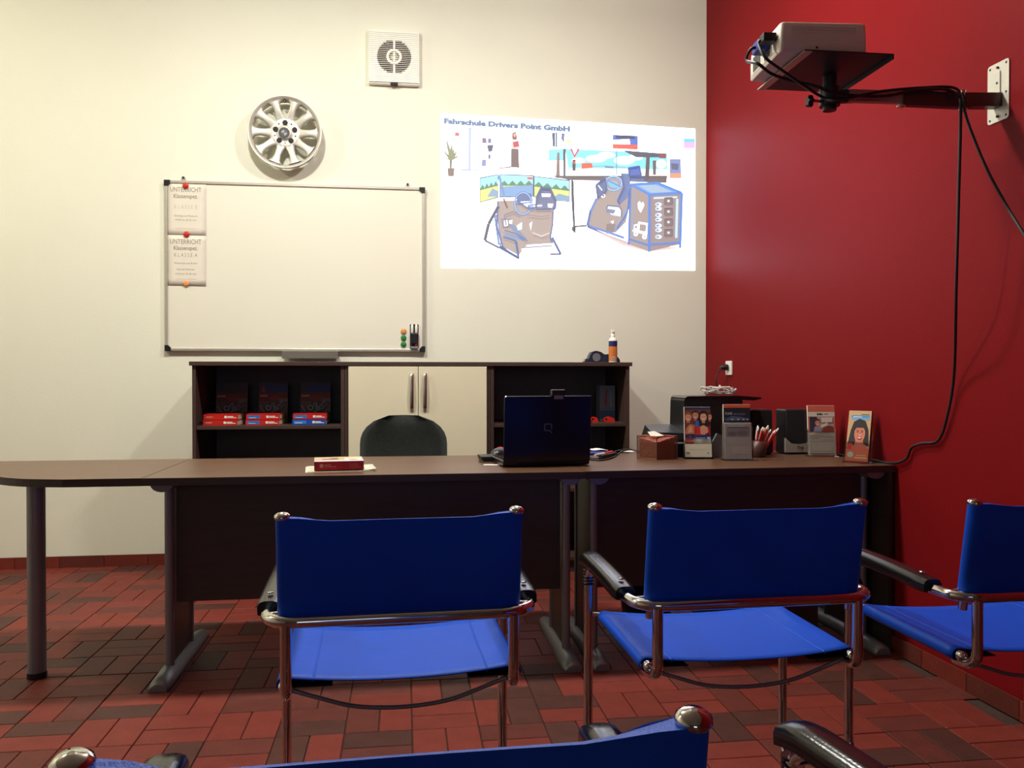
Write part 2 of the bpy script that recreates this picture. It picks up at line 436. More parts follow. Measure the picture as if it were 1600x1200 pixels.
xr = wall_x(YF) - 0.012
d2 = thing('desk', 'right-hand walnut desk against the red wall with brochure holders and printer on it', 'desk')
MB().prism([(XS1 + 0.0008, YF), (xr, YF + 0.045), (wall_x(YBK) - 0.012, YBK + 0.045), (XS1 + 0.0008, YBK)], ZD - TH, ZD).build('desktop', M['wood'], d2, bevel=0.002)
MB().prism([(XS1 + 0.001, YF - 0.0008), (xr, YF + 0.045 - 0.0008), (xr, YF + 0.045), (XS1 + 0.001, YF)], ZD - TH + 0.0005, ZD - 0.002).build('edge_band', M['wood_dark'], d2)
desk_leg(d2, 0.742); desk_leg(d2, 1.90, YF + 0.03)
MB().box2((0.762, 3.21, 0.272), (1.88, 3.228, ZD - TH)).build('modesty_panel', M['wood_dark'], d2, bevel=0.001)
MB().prism([(wall_x(3.10) - 0.032, 3.10), (wall_x(3.10) - 0.016, 3.10), (wall_x(3.70) - 0.016, 3.70), (wall_x(3.70) - 0.032, 3.70)], 0.0, ZD - TH).build('side_panel', M['wood_dark'], d2)

# extension with the rounded end and a single post
ext = [(XS0 - 0.0008, YF), (-1.18, YF)]
for p in smooth_path([(-1.18, YF, 0), (-1.33, 3.085, 0), (-1.46, 3.175, 0), (-1.60, 3.32, 0), (-1.70, 3.50, 0), (-1.745, 3.66, 0), (-1.75, YBK, 0)], 5)[1:]:
    ext.append((p.x, p.y))
ext.append((XS0 - 0.0008, YBK))
d3 = thing('desk_extension', 'rounded end piece of the desk at left standing on one grey post', 'table')
MB().prism(ext, ZD - TH, ZD).build('desktop', M['wood'], d3, bevel=0.002)
eb = ext[:-1]
MB().sheet([[Vector((x - 0.0008, y - 0.0008, z)) for x, y in eb] for z in (ZD - TH + 0.0005, ZD - 0.002)], smooth=False).build('edge_band', M['wood_dark'], d3)
pl = at_z(58, 1058, 0.0)
MB().cyl((pl.x, pl.y, 0.022), (pl.x, pl.y, ZD - TH), 0.031, 28).build('leg', M['greymetal'], d3)
MB().cyl((pl.x, pl.y, 0.0), (pl.x, pl.y, 0.022), 0.034, 28).build('foot_cap', M['blackplastic'], d3)
MB().cyl((pl.x, pl.y, ZD - TH - 0.006), (pl.x, pl.y, ZD - TH), 0.045, 28).build('mounting_plate', M['greymetal'], d3)

# drawer pedestal under the right desk
pd = thing('drawer_pedestal', 'dark drawer pedestal tucked under the right end of the desk', 'drawer cabinet', (1.52, 3.44, 0))
MB().box2((-0.21, -0.17, 0.03), (0.21, 0.24, 0.60)).build('carcass', M['wood_dark'], pd, bevel=0.003)
for k in range(3):
    dr = MB().box2((-0.205, 0.241, 0.04 + k * 0.187), (0.205, 0.258, 0.04 + k * 0.187 + 0.18)).build('drawer', M['wood_dark'], pd, bevel=0.002)
    MB().tube(fillet([(-0.06, 0.258, 0.15 + k * 0.187), (-0.06, 0.278, 0.15 + k * 0.187), (0.06, 0.278, 0.15 + k * 0.187), (0.06, 0.258, 0.15 + k * 0.187)], 0.01), 0.004, 8).build('handle', M['brushed'], dr)
for sx in (-1, 1):
    for yy in (-0.13, 0.2): MB().cyl((sx * 0.17 - 0.01, yy, 0.015), (sx * 0.17 + 0.01, yy, 0.015), 0.015, 12).build('castor', M['blackplastic'], pd)

# ribbed waste bin
bx = at_z(1003, 1000, 0.1); bx = at_y(1003, 960, 3.50)
wb = thing('waste_bin', 'black ribbed waste bin on the floor under the desk', 'bin', (bx.x + 0.02, 3.50, 0))
prof = [(0.001, 0.0), (0.085, 0.0)]
for k in range(11): prof += [(0.086 + k * 0.0032, 0.01 + k * 0.0215), (0.092 + k * 0.0032, 0.018 + k * 0.0215)]
prof += [(0.128, 0.25), (0.134, 0.252), (0.130, 0.246), (0.095, 0.012), (0.001, 0.01)]
MB().lathe(prof, n=36).build('bin_body', M['blackplastic'], wb)

# ================================================================ sideboard units (three) and their common top
DC, ZT = 4.5797, 1.1927
CX = -1.1236; UW = 0.8; CD = D - 0.012
def unit_shell(root):
    t = 0.019
    for xx in (0.001, UW - t - 0.001):
        MB().box2((xx, 0.0, 0.0), (xx + t, CD - DC, ZT - 0.022)).build('side_panel', M['wood_end'], root, bevel=0.001)
    MB().box2((0.001 + t, CD - DC - 0.008, 0.06), (UW - t - 0.001, CD - DC, ZT - 0.022)).build('back_panel', M['shelf_in'], root)
    MB().box2((0.001 + t, 0.02, 0.0), (UW - t - 0.001, 0.036, 0.07)).build('plinth', M['wood_dark'], root)
    MB().box2((0.001 + t, 0.002, 0.07), (UW - t - 0.001, CD - DC - 0.008, 0.088)).build('bottom_shelf', M['wood_end'], root)
ZSH = 0.847
units = []
for i, lab in enumerate(('open dark shelf unit at the left end of the sideboard, holding red books',
                         'middle sideboard unit with two closed cream doors',
                         'open dark shelf unit at the right end of the sideboard, behind the laptop')):
    u = thing('cabinet_unit', lab, 'cabinet', (CX + i * UW, DC, 0), group='sideboard units along the back wall'); units.append(u)
    unit_shell(u)
    if i != 1:
        for zz in (ZSH - 0.019, 0.46):
            MB().box2((0.021, 0.004, zz), (UW - 0.021, CD - DC - 0.009, zz + 0.019)).build('shelf', M['wood_end'], u, bevel=0.001)
    else:
        for s in (0, 1):
            x0, x1 = (0.022, UW / 2 - 0.0015) if s == 0 else (UW / 2 + 0.0015, UW - 0.022)
            dr = MB().box2((x0, -0.016, 0.075), (x1, 0.001, ZT - 0.026)).build('door', M['door'], u, bevel=0.0015)
            hx = UW / 2 + (-0.036 if s == 0 else 0.036)
            pts = [(hx, -0.016, 0.93), (hx, -0.030, 0.937), (hx, -0.040, 1.00), (hx, -0.042, 1.03), (hx, -0.040, 1.06), (hx, -0.030, 1.123), (hx, -0.016, 1.13)]
            hb = MB(); rows = []
            for p in smooth_path(pts, 4): rows.append([Vector((p.x - 0.010, p.y, p.z)), Vector((p.x + 0.010, p.y, p.z)), Vector((p.x + 0.010, p.y + 0.005, p.z)), Vector((p.x - 0.010, p.y + 0.005, p.z))])
            hb.rings(rows); hb.build('handle', M['brushed'], dr)
top = MB().box2((CX - 0.012, DC - 0.012, ZT - 0.022), (CX + 2.412, CD, ZT)).build('sideboard_top', M['wood_end'], bevel=0.0015)
tag(top, 'long dark brown top board running over all three sideboard units', 'worktop')

M['trayalu'] = mat('dark_aluminium', rgb(128, 122, 114), 0.45, metal=0.5, noise=0.04)  # pen tray: a darker grey metal than the frame
# ================================================================ on the back wall
# whiteboard
bx0, bx1, bz0, bz1 = -1.394, 0.1263, 1.2626, 2.2639
BW, BH = bx1 - bx0, bz1 - bz0
wbd = thing('whiteboard', 'large framed whiteboard hung on the cream wall above the sideboard', 'whiteboard', (bx0, D - 0.022, bz0))
MB().box2((0.008, 0.002, 0.008), (BW - 0.008, 0.020, BH - 0.008)).build('board_surface', M['board'], wbd)
fr = 0.017
for nm, a, b in (('frame_rail', (0.02, -0.006, 0), (BW - 0.02, 0.021, fr)), ('frame_rail', (0.02, -0.006, BH - fr), (BW - 0.02, 0.021, BH)),
                 ('frame_rail', (0, -0.006, 0.02), (fr, 0.021, BH - 0.02)), ('frame_rail', (BW - fr, -0.006, 0.02), (BW, 0.021, BH - 0.02))):
    MB().box2(a, b).build(nm, M['alu'], wbd, bevel=0.003)
for cx, cz, sx, sz in ((0, 0, 1, 1), (BW, 0, -1, 1), (0, BH, 1, -1), (BW, BH, -1, -1)):
    MB().prism([(cx - sx * 0.001, cz - sz * 0.001), (cx + sx * 0.034, cz - sz * 0.001), (cx + sx * 0.034, cz + sz * 0.018), (cx + sx * 0.018, cz + sz * 0.034), (cx - sx * 0.001, cz + sz * 0.034)],
               -0.008, 0.0215, 'XZ').build('corner_cap', M['blackplastic'], wbd, bevel=0.003)
pA, pB = at_y(443, 550, D - 0.03), at_y(528, 562, D - 0.09)
tx0, tx1 = pA.x - bx0, pB.x - bx0
mb = MB().box2((tx0, -0.075, -0.012), (tx1, 0.0, -0.008)).box2((tx0, -0.079, -0.044), (tx1, -0.075, 0.0)).box2((tx0, -0.075, -0.044), (tx0 + 0.003, 0, -0.004)).box2((tx1 - 0.003, -0.075, -0.044), (tx1, 0, -0.004))
mb.build('pen_tray', M['trayalu'], wbd, bevel=0.001)
for px in (287, 637):
    p = at_y(px, 285, D); hx = p.x - bx0
    mb = MB().prism([(hx - 0.014, BH - 0.004), (hx + 0.014, BH - 0.004), (hx + 0.014, BH + 0.012), (hx + 0.006, BH + 0.030), (hx - 0.006, BH + 0.030), (hx - 0.014, BH + 0.012)], 0.015, 0.019, 'XZ')
    mb.build('hanger', M['alu'], wbd)
    MB().cyl((hx, 0.021, BH + 0.020), (hx, 0.006, BH + 0.020), 0.006, 12).build('screw', M['dark'], wbd)

BS = D - 0.020                                  # plane of the board surface
def notice(px0, py0, px1, py1, top, mid, lab, body):
    a, b = at_y(px0, py1, BS - 0.0015), at_y(px1, py0, BS - 0.0015)
    W, H = b.x - a.x, b.z - a.z
    t = thing('paper_notice', lab, 'notice', (a.x, BS - 0.0012, a.z), group='notices on the whiteboard')
    sh = MB()
    rows = []
    for i in range(9):
        z = H * i / 8; rows.append([Vector((W * j / 6, -0.0006 - 0.0004 * math.sin(math.pi * i / 8) ** 2 * (j / 6) - (0.002 * (j / 6) ** 2 if i == 0 else 0), z)) for j in range(7)])
    sh.sheet(rows).build('sheet', M['paper'], t, solid=0.0004)
    cxx = W * 0.47
    def P1(): return Print((0, -0.0014, 0), (1, 0, 0), (0, 0, 1), (0, -1, 0))
    P1().text('UNTERRICHT', cxx, H * top, 0.040, (136, 128, 122), width=0.175).build('printed_heading', M['print'], t)
    P1().text('Klassenspez.', cxx, H * (top - 0.125), 0.036, (112, 104, 98), width=0.135).build('printed_subheading', M['print'], t)
    P1().text(mid[0], cxx, H * (top - mid[1]), 0.032, mid[2], width=0.13).build('printed_line', M['print'], t)
    for k, (dz, wd) in enumerate(body):
        P1().text(wd[0], cxx, H * (top - dz), 0.014, (150, 142, 134), bold=0.0, width=wd[1]).build('printed_line', M['print'], t)
    P1().line([(W * 0.2, H * 0.13), (W * 0.75, H * 0.13)], 0.002, (196, 186, 174)).build('printed_rule', M['print'], t)
    return t
notice(262, 287, 322, 367, 0.87, ('K L A S S E  B', 0.33, (198, 190, 178)), 'upper paper notice with faint KLASSE line, pinned to the whiteboard by red magnets',
       [(0.50, ('Dienstag und Mittwoch', 0.13)), (0.58, ('19.00 bis 20.30 Uhr', 0.12))])
notice(262, 367.5, 322, 446, 0.86, ('K L A S S E  A', 0.26, (160, 150, 140)), 'lower paper notice reaching down to the orange magnet at left of the whiteboard',
       [(0.42, ('Motorrad und Roller', 0.13)), (0.54, ('Sonderthemen', 0.10)), (0.63, ('19.00 bis 20.30 Uhr', 0.12))])
mg = None
for px, py, m_, lab in ((290, 290, 'redp', 'red round magnet at the top of the upper paper notice'),
                        (291.5, 366, 'redp', 'red round magnet between the two paper notices'),
                        (291, 443, 'orangep', 'orange round magnet at the foot of the lower paper notice'),
                        (630.5, 517.5, 'orangep', 'orange round magnet on top of two green ones beside the pen holder'),
                        (630.5, 527.8, 'greenp', 'upper green round magnet beside the pen holder'),
                        (630.5, 538, 'greenp', 'lower green round magnet beside the pen holder')):
    p = at_y(px, py, BS - 0.006)
    prof = [(0.0, 0.0), (0.0165, 0.0), (0.0175, 0.003), (0.0165, 0.008), (0.013, 0.0105), (0.006, 0.0115), (0.0, 0.0115)]
    o = MB().lathe(prof, n=20, axis='Y').build('magnet', M[m_]); o.location = (p.x, BS - 0.0035 if px < 300 else BS - 0.0002, p.z)
    tag(o, lab, 'magnet', 'round magnets on the whiteboard')
# pen holder with two markers
p0, p1 = at_y(640.5, 545, BS - 0.015), at_y(654, 517, BS - 0.015)
ph = thing('pen_holder', 'black magnetic pen holder at the lower right of the whiteboard', 'pen holder', ((p0.x + p1.x) / 2, BS, p0.z))
HW = (p1.x - p0.x) / 2
MB().box2((-HW, -0.004, 0), (HW, -0.0004, 0.150)).build('back_plate', M['blackplastic'], ph, bevel=0.002)
MB().box2((-HW, -0.026, 0.030), (HW, -0.004, 0.098)).build('pocket', M['blackplastic'], ph, bevel=0.006)
MB().box2((-HW + 0.003, -0.024, 0.0), (HW - 0.003, -0.004, 0.014)).build('foot', M['greymetal'], ph, bevel=0.002)
for sx, mm, lab in ((-1, 'blackplastic', 'white marker with black cap at left in the pen holder'), (1, 'redp', 'white marker with red cap at right in the pen holder')):
    t = thing('marker', lab, 'marker', (ph.location.x + sx * HW * 0.48, BS - 0.015, p0.z), group='markers in the whiteboard pen holder')
    MB().lathe([(0, 0.055), (0.0075, 0.055), (0.008, 0.135), (0.0055, 0.148), (0, 0.149)], n=14).build('barrel', M['white'], t)
    MB().lathe([(0, 0.014), (0.0085, 0.0145), (0.009, 0.05), (0.0085, 0.056), (0, 0.056)], n=14).build('cap', M[mm], t)

# alloy wheel
wc = at_y(445, 206, D - 0.09)
RW = 0.5 * (at_y(503.5, 206, D - 0.09).x - at_y(386.5, 206, D - 0.09).x)
wl = thing('wheel_rim', 'silver ten-spoke alloy wheel hung on the cream wall', 'wheel', (wc.x, D, wc.z))
wl.scale = (1, 0.66, 1)
MB().lathe([(RW * 0.93, 0.03), (RW * 0.89, 0.035), (RW * 0.885, 0.095), (RW * 0.90, 0.125), (RW * 0.955, 0.140), (RW * 0.985, 0.148), (RW, 0.143), (RW, 0.135), (RW * 0.965, 0.12), (RW * 0.95, 0.095), (RW * 0.93, 0.05), (RW * 0.93, 0.03)], n=64, axis='Y').build('rim', M['wheel'], wl)
for k in range(10):
    a = math.pi * 2 * k / 10
    rows = []
    for rr, wd, y0, y1 in ((0.062, 0.030, 0.06, 0.112), (0.090, 0.028, 0.07, 0.116), (0.115, 0.021, 0.085, 0.128), (0.150, 0.019, 0.095, 0.136), (0.182, 0.025, 0.10, 0.140), (RW * 0.93, 0.043, 0.10, 0.142)):
        r_ = rr * RW / 0.228
        pts = [(-wd, y0), (-wd * 0.9, y1 - 0.008), (-wd * 0.55, y1), (0, y1 - 0.004), (wd * 0.55, y1), (wd * 0.9, y1 - 0.008), (wd, y0)]
        rows.append([Vector((r_ * math.cos(a) - t_ * math.sin(a), -yy, r_ * math.sin(a) + t_ * math.cos(a))) for t_, yy in pts])
    MB().rings(rows).build('spoke', M['wheel'], wl)
MB().lathe([(0, 0.0), (0.06, 0.002), (0.065, 0.05), (0.086, 0.08), (0.092, 0.108), (0.080, 0.116), (0.060, 0.112), (0.045, 0.110), (0.040, 0.118), (0.0, 0.118)], n=48, axis='Y').build('hub', M['wheel'], wl)
for k in range(5):
    a = R(90) + 2 * math.pi * k / 5
    MB().lathe([(0.0, 0.120), (0.009, 0.120), (0.0135, 0.1155), (0.0155, 0.119), (0.0155, 0.100), (0, 0.100)], c=(0.058 * math.cos(a), 0, 0.058 * math.sin(a)), n=16, axis='Y').build('bolt_hole', M['dark'], wl)
    a += R(36)
    MB().cyl((0.062 * math.cos(a), -0.1, 0.062 * math.sin(a)), (0.062 * math.cos(a), -0.1145, 0.062 * math.sin(a)), 0.0045, 10).build('hole', M['dark'], wl)
cap = MB().lathe([(0.040, 0.112), (0.040, 0.124), (0.034, 0.129), (0, 0.131)], n=32, axis='Y').build('centre_cap', M['silver'], wl)
pr = Print((0, -0.1315, 0), (1, 0, 0), (0, 0, 1), (0, -1, 0), eps=0.0003)
pr.disc(-0.004, -0.004, 0.032, 0.032, (22, 22, 26), 24); pr.disc(-0.004, -0.004, 0.017, 0.017, (150, 150, 150), 20)
for q in (0, 2):
    pr.poly([(-0.004, -0.004)] + [(-0.004 + 0.018 * math.cos(R(90 * q + b)), -0.004 + 0.018 * math.sin(R(90 * q + b))) for b in range(0, 91, 15)], (54, 60, 84))
pr.build('emblem', M['print'], cap)
MB().cyl((0, 0, 0), (0, -0.06, 0), 0.05, 24).build('wall_mount', M['dark'], wl)
MB().lathe([(0.006, 0.14), (0.009, 0.14), (0.009, 0.118), (0.006, 0.118)], c=(0, 0, RW * 0.86), n=12, axis='Y').build('valve', M['dark'], wl)

# extractor fan
va, vb = at_y(575.5, 129, D - 0.045), at_y(656, 48, D - 0.045)
VW, VH = vb.x - va.x, vb.z - va.z
vf = thing('extractor_fan', 'square cream extractor fan high on the back wall', 'vent', (va.x + VW / 2, D, va.z + VH / 2))
MB().box2((-VW / 2, -0.035, -VH / 2), (VW / 2, 0, VH / 2)).build('housing', M['white'], vf, bevel=0.008, seg=3)
MB().lathe([(0, 0.036), (0.106, 0.036)], n=40, axis='Y').build('fan_opening', M['dark'], vf)
rim = MB(); hw = VW / 2 - 0.004; hh = VH / 2 - 0.004
sl_n = 27
for k in range(sl_n):
    z = -hh + 0.012 + k * (2 * hh - 0.024) / (sl_n - 1)
    def seg(x0, x1, full):
        if x1 - x0 > 0.002:
            MBs.box2((x0, -0.044, z - (0.0055 if full else 0.0013)), (x1, -0.0365, z + (0.0042 if full else 0.0013)))
    MBs = MB(); R1, R2, R3 = 0.102, 0.047, 0.031
    e1 = math.sqrt(max(0, R1 * R1 - z * z)); e2 = math.sqrt(max(0, R2 * R2 - z * z)); e3 = math.sqrt(max(0, R3 * R3 - z * z))
    seg(-hw, -e1, True); seg(e1, hw, True) if e1 else None
    if e1 == 0: seg(0, hw, True)
    if e1: 
        seg(-e1, -0.006, False); seg(0.006, e1, False); seg(-0.006, 0.006, True)
    MBs.build('slat', M['white'], vf)
MB().lathe([(R3, 0.037), (R2, 0.037), (R2, 0.0455), (R3, 0.0455), (R3, 0.037)], n=36, axis='Y').build('centre_ring', M['white'], vf)
MB().box2((-0.0055, -0.045, R2 - 0.002), (0.0055, -0.037, R1)).box2((-0.0055, -0.045, -R1), (0.0055, -0.037, -R2 + 0.002)).build('cross_bar', M['white'], vf)
MB().lathe([(0, 0.040), (R3 * 0.8, 0.039), (R3 * 0.8, 0.037)], n=24, axis='Y').build('motor_cover', M['alu'], vf)
MB().box2((-0.022, -0.047, -VH / 2 - 0.004), (0.022, -0.012, -VH / 2 + 0.008)).build('latch', M['dark'], vf, bevel=0.002)

# projected picture: light shapes on the wall, coordinates in a 1600 x 1018 grid over the picture's neighbourhood
scp = MB(); SK = [0]
SY = D - 0.0015
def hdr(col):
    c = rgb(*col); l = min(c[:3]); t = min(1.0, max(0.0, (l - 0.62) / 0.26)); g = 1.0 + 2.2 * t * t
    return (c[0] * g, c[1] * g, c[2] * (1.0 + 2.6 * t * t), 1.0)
def Q(X, Y, k): return at_y(670 + X / 3.6364, 160 + Y / 3.6364, SY - 0.00015 * k)
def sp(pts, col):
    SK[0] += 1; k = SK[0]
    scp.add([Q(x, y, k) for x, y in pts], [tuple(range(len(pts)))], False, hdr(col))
def sl(pts, wd, col):
    SK[0] += 1; k = SK[0]
    for a, b in zip(pts[:-1], pts[1:]):
        dx, dy = b[0] - a[0], b[1] - a[1]; L = math.hypot(dx, dy) or 1; nx, ny = -dy / L * wd / 2, dx / L * wd / 2
        scp.add([Q(a[0] + nx, a[1] + ny, k), Q(a[0] - nx, a[1] - ny, k), Q(b[0] - nx, b[1] - ny, k), Q(b[0] + nx, b[1] + ny, k)], [(0, 1, 2, 3)], False, hdr(col))
def se(x, y, rx, ry, col, n=16): sp([(x + rx * math.cos(2 * math.pi * i / n), y + ry * math.sin(2 * math.pi * i / n)) for i in range(n)], col)
def ring(x, y, rx, ry, wd, col, n=20, a0=0, a1=360): sl([(x + rx * math.cos(R(a0 + (a1 - a0) * i / n)), y + ry * math.sin(R(a0 + (a1 - a0) * i / n))) for i in range(n + 1)], wd, col)
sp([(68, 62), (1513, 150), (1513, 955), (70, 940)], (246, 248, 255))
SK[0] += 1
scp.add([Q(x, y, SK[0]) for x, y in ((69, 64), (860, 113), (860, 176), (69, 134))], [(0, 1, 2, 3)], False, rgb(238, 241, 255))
sp([(70, 90), (190, 130), (185, 400), (70, 420)], (232, 234, 246)); sp([(70, 600), (70, 900), (220, 930), (150, 700)], (228, 236, 255))
sp([(190, 140), (242, 145), (238, 385), (184, 382)], (206, 212, 238)); sp([(228, 145), (242, 145), (238, 385), (226, 382)], (170, 180, 214))
sl([(184, 384), (285, 384)], 5, (120, 140, 190)); sl([(286, 235), (286, 384)], 5, (130, 140, 180))
sp([(300, 235), (390, 240), (385, 370), (296, 378)], (238, 238, 250)); sp([(150, 170), (174, 172), (172, 192), (148, 190)], (200, 80, 84))
sp([(302, 200), (326, 202), (330, 232), (304, 232)], (120, 90, 130)); sp([(334, 204), (356, 206), (356, 232), (336, 232)], (110, 100, 150))
sp([(330, 244), (368, 240), (360, 278), (340, 282)], (60, 60, 96)); sp([(338, 296), (352, 296), (350, 320), (338, 322)], (90, 90, 120)); sp([(302, 325), (326, 325), (326, 362), (300, 362)], (128, 128, 176))
# plant
sp([(106, 374), (146, 374), (142, 420), (110, 420)], (112, 92, 84)); sp([(118, 320), (132, 320), (130, 376), (120, 376)], (100, 96, 70))
for lx, ly, dx, dy in ((125, 330, -42, -62), (125, 330, -34, -20), (125, 330, 34, -54), (125, 325, 6, -90), (125, 320, -26, -118), (125, 330, 46, -30), (125, 330, -12, -50), (125, 330, 20, -70), (125, 335, 36, -6)):
    sp([(lx - 6, ly), (lx + dx * 0.55 - 8, ly + dy * 0.6), (lx + dx, ly + dy), (lx + dx * 0.55 + 9, ly + dy * 0.5), (lx + 6, ly)], (124, 126, 84))
# standing woman
sp([(476, 172), (494, 168), (502, 196), (500, 212), (476, 212), (472, 192)], (110, 60, 50)); se(488, 186, 8, 11, (214, 150, 130))
sp([(470, 214), (510, 214), (516, 262), (470, 266)], (232, 190, 196)); sp([(478, 226), (510, 220), (514, 250), (482, 256)], (176, 50, 60))
sp([(468, 264), (510, 264), (514, 372), (466, 368)], (96, 72, 72)); sp([(380, 374), (466, 362), (466, 372), (384, 378)], (140, 116, 116))
# wide screen wall at rear
sp([(680, 268), (775, 264), (775, 436), (682, 430)], (128, 206, 232)); sp([(682, 330), (775, 330), (775, 436), (682, 430)], (236, 244, 250))
sp([(775, 264), (1355, 290), (1355, 415), (800, 415)], (120, 212, 240)); sp([(700, 175), (730, 170), (730, 254), (704, 250)], (44, 64, 90)); sp([(716, 175), (722, 175), (722, 250), (716, 250)], (200, 230, 250))
sp([(755, 175), (772, 178), (768, 230), (752, 205)], (90, 90, 150)); sp([(780, 210), (812, 215), (800, 236), (782, 232)], (240, 230, 150))
for x, y, rx, ry in ((950, 320, 60, 22), (1010, 300, 50, 20), (1110, 330, 60, 26), (850, 330, 40, 16), (1180, 310, 40, 20), (1320, 350, 30, 26)): se(x, y, rx, ry, (226, 248, 255))
sp([(800, 372), (1355, 380), (1355, 415), (800, 415)], (226, 234, 244)); sl([(930, 364), (1000, 360), (1060, 366), (1130, 372)], 9, (130, 176, 190)); sl([(1000, 366), (1050, 370)], 8, (90, 110, 140))
sp([(764, 264), (778, 264), (778, 436), (764, 434)], (50, 54, 70)); sp([(730, 285), (742, 285), (746, 430), (722, 430)], (120, 100, 96)); sl([(1066, 270), (1068, 414)], 4, (80, 120, 150))
sp([(802, 262), (858, 264), (828, 314)], (214, 40, 60)); sp([(816, 266), (844, 268), (828, 298)], (240, 244, 250))
sp([(816, 326), (834, 326), (834, 388), (816, 388)], (60, 40, 44)); se(825, 342, 8, 8, (210, 40, 40))
sp([(868, 346), (926, 344), (932, 372), (868, 378)], (226, 76, 52)); sp([(690, 416), (1355, 416), (1350, 458), (1000, 445), (800, 442)], (84, 72, 74)); 
sp([(1100, 272), (1352, 292), (1316, 312), (1180, 312)], (60, 66, 84)); sp([(1236, 300), (1256, 300), (1252, 430), (1228, 430)], (70, 62, 66)); sp([(1272, 330), (1292, 330), (1290, 412), (1274, 412)], (84, 74, 76)); sp([(1306, 294), (1350, 296), (1346, 318), (1308, 316)], (130, 50, 60))
sp([(1046, 184), (1188, 190), (1188, 268), (1044, 262)], (60, 100, 190)); sp([(1060, 186), (1176, 192), (1170, 208), (1066, 206)], (26, 44, 90)); sp([(1046, 214), (1140, 208), (1144, 238), (1046, 236)], (244, 240, 250)); sp([(1046, 238), (1188, 240), (1188, 268), (1044, 262)], (228, 80, 66))
sp([(1448, 204), (1512, 206), (1512, 262), (1448, 260)], (214, 170, 220)); sp([(1448, 204), (1512, 206), (1512, 226), (1448, 226)], (110, 196, 230))
sp([(1368, 322), (1432, 322), (1434, 432), (1368, 430)], (110, 130, 180)); sp([(1368, 402), (1434, 402), (1434, 432), (1368, 430)], (226, 140, 110)); sp([(1376, 345), (1420, 350), (1416, 385), (1380, 380)], (80, 84, 120))
# left simulator: three monitors
for quad, in (([(292, 432), (392, 412), (392, 536), (292, 566)],), ([(406, 412), (592, 418), (592, 530), (406, 536)],), ([(600, 422), (798, 446), (796, 562), (600, 534)],)):
    sp([(quad[0][0] - 4, quad[0][1] - 5), (quad[1][0] + 4, quad[1][1] - 5), (quad[2][0] + 4, quad[2][1] + 5), (quad[3][0] - 4, quad[3][1] + 5)], (40, 56, 84))
    sp(quad, (150, 216, 246))
    a, b, c, d_ = quad
    mid = [(a[0], a[1] * 0.5 + d_[1] * 0.5), (b[0], b[1] * 0.5 + c[1] * 0.5)]
    n = 8; tr = []
    for i in range(n + 1):
        x = a[0] + (b[0] - a[0]) * i / n; y = mid[0][1] + (mid[1][1] - mid[0][1]) * i / n
        tr += [(x, y - (30 if i % 2 else 6))]
    sp([mid[0]] + tr + [mid[1], (b[0], mid[1][1] + 20), (a[0], mid[0][1] + 20)], (72, 120, 84))
    sp([mid[0], mid[1], c, d_], (206, 212, 120)); sp([(a[0] * 0.3 + b[0] * 0.7, mid[1][1] + 14), (b[0], mid[1][1] + 30), c, (a[0] * 0.6 + b[0] * 0.4, c[1])], (120, 150, 180))
sp([(406, 480), (592, 470), (592, 530), (406, 536)], (110, 150, 196)); sp([(560, 424), (590, 426), (590, 438), (560, 436)], (214, 60, 80))
sl([(398, 414), (430, 540)], 14, (96, 130, 180))
sp([(392, 560), (500, 556), (560, 600), (700, 600), (706, 690), (690, 770), (704, 800), (560, 810), (510, 870), (420, 820), (386, 700)], (156, 138, 132))
sp([(610, 540), (640, 482), (690, 488), (722, 560), (716, 610), (600, 610)], (92, 100, 136)); sp([(640, 518), (692, 520), (690, 536), (644, 536)], (240, 240, 250)); sp([(560, 582), (648, 572), (646, 606), (560, 606)], (110, 116, 150)); sl([(574, 590), (644, 586)], 7, (220, 222, 236)); sp([(676, 574), (708, 576), (700, 600), (676, 596)], (222, 224, 240))
sl([(318, 784), (340, 690), (396, 590)], 18, (84, 84, 104)); sl([(380, 640), (404, 810)], 22, (96, 124, 176)); sl([(384, 650), (406, 800)], 7, (204, 216, 240))
sl([(400, 820), (510, 884)], 16, (70, 92, 140)); sl([(510, 884), (490, 780), (420, 764)], 12, (96, 120, 166)); sl([(318, 784), (400, 826)], 12, (70, 76, 104))
sl([(430, 750), (540, 780)], 14, (110, 132, 176)); sp([(410, 660), (470, 660), (470, 712), (420, 716)], (120, 112, 120)); sp([(426, 672), (446, 668), (450, 700), (430, 704)], (236, 238, 250)); sp([(456, 670), (474, 668), (472, 690), (458, 690)], (230, 232, 250))
sl([(470, 700), (545, 780)], 26, (104, 124, 160)); sp([(500, 700), (530, 680), (528, 722), (506, 726)], (226, 222, 236)); sp([(572, 690), (588, 676), (580, 730)], (226, 222, 236))
sp([(528, 826), (690, 818), (720, 856), (530, 862)], (240, 240, 248)); sl([(528, 826), (700, 814)], 8, (122, 118, 134)); sl([(700, 766), (748, 860)], 14, (100, 122, 166)); sl([(690, 862), (752, 862)], 9, (60, 66, 90))
ring(536, 574, 48, 62, 13, (84, 108, 160)); sl([(494, 580), (580, 566)], 9, (84, 108, 160)); sp([(500, 520), (580, 516), (592, 560), (500, 566)], (76, 98, 150)); ring(536, 574, 48, 62, 5, (150, 180, 226)); sl([(425, 545), (446, 600)], 10, (110, 60, 76))
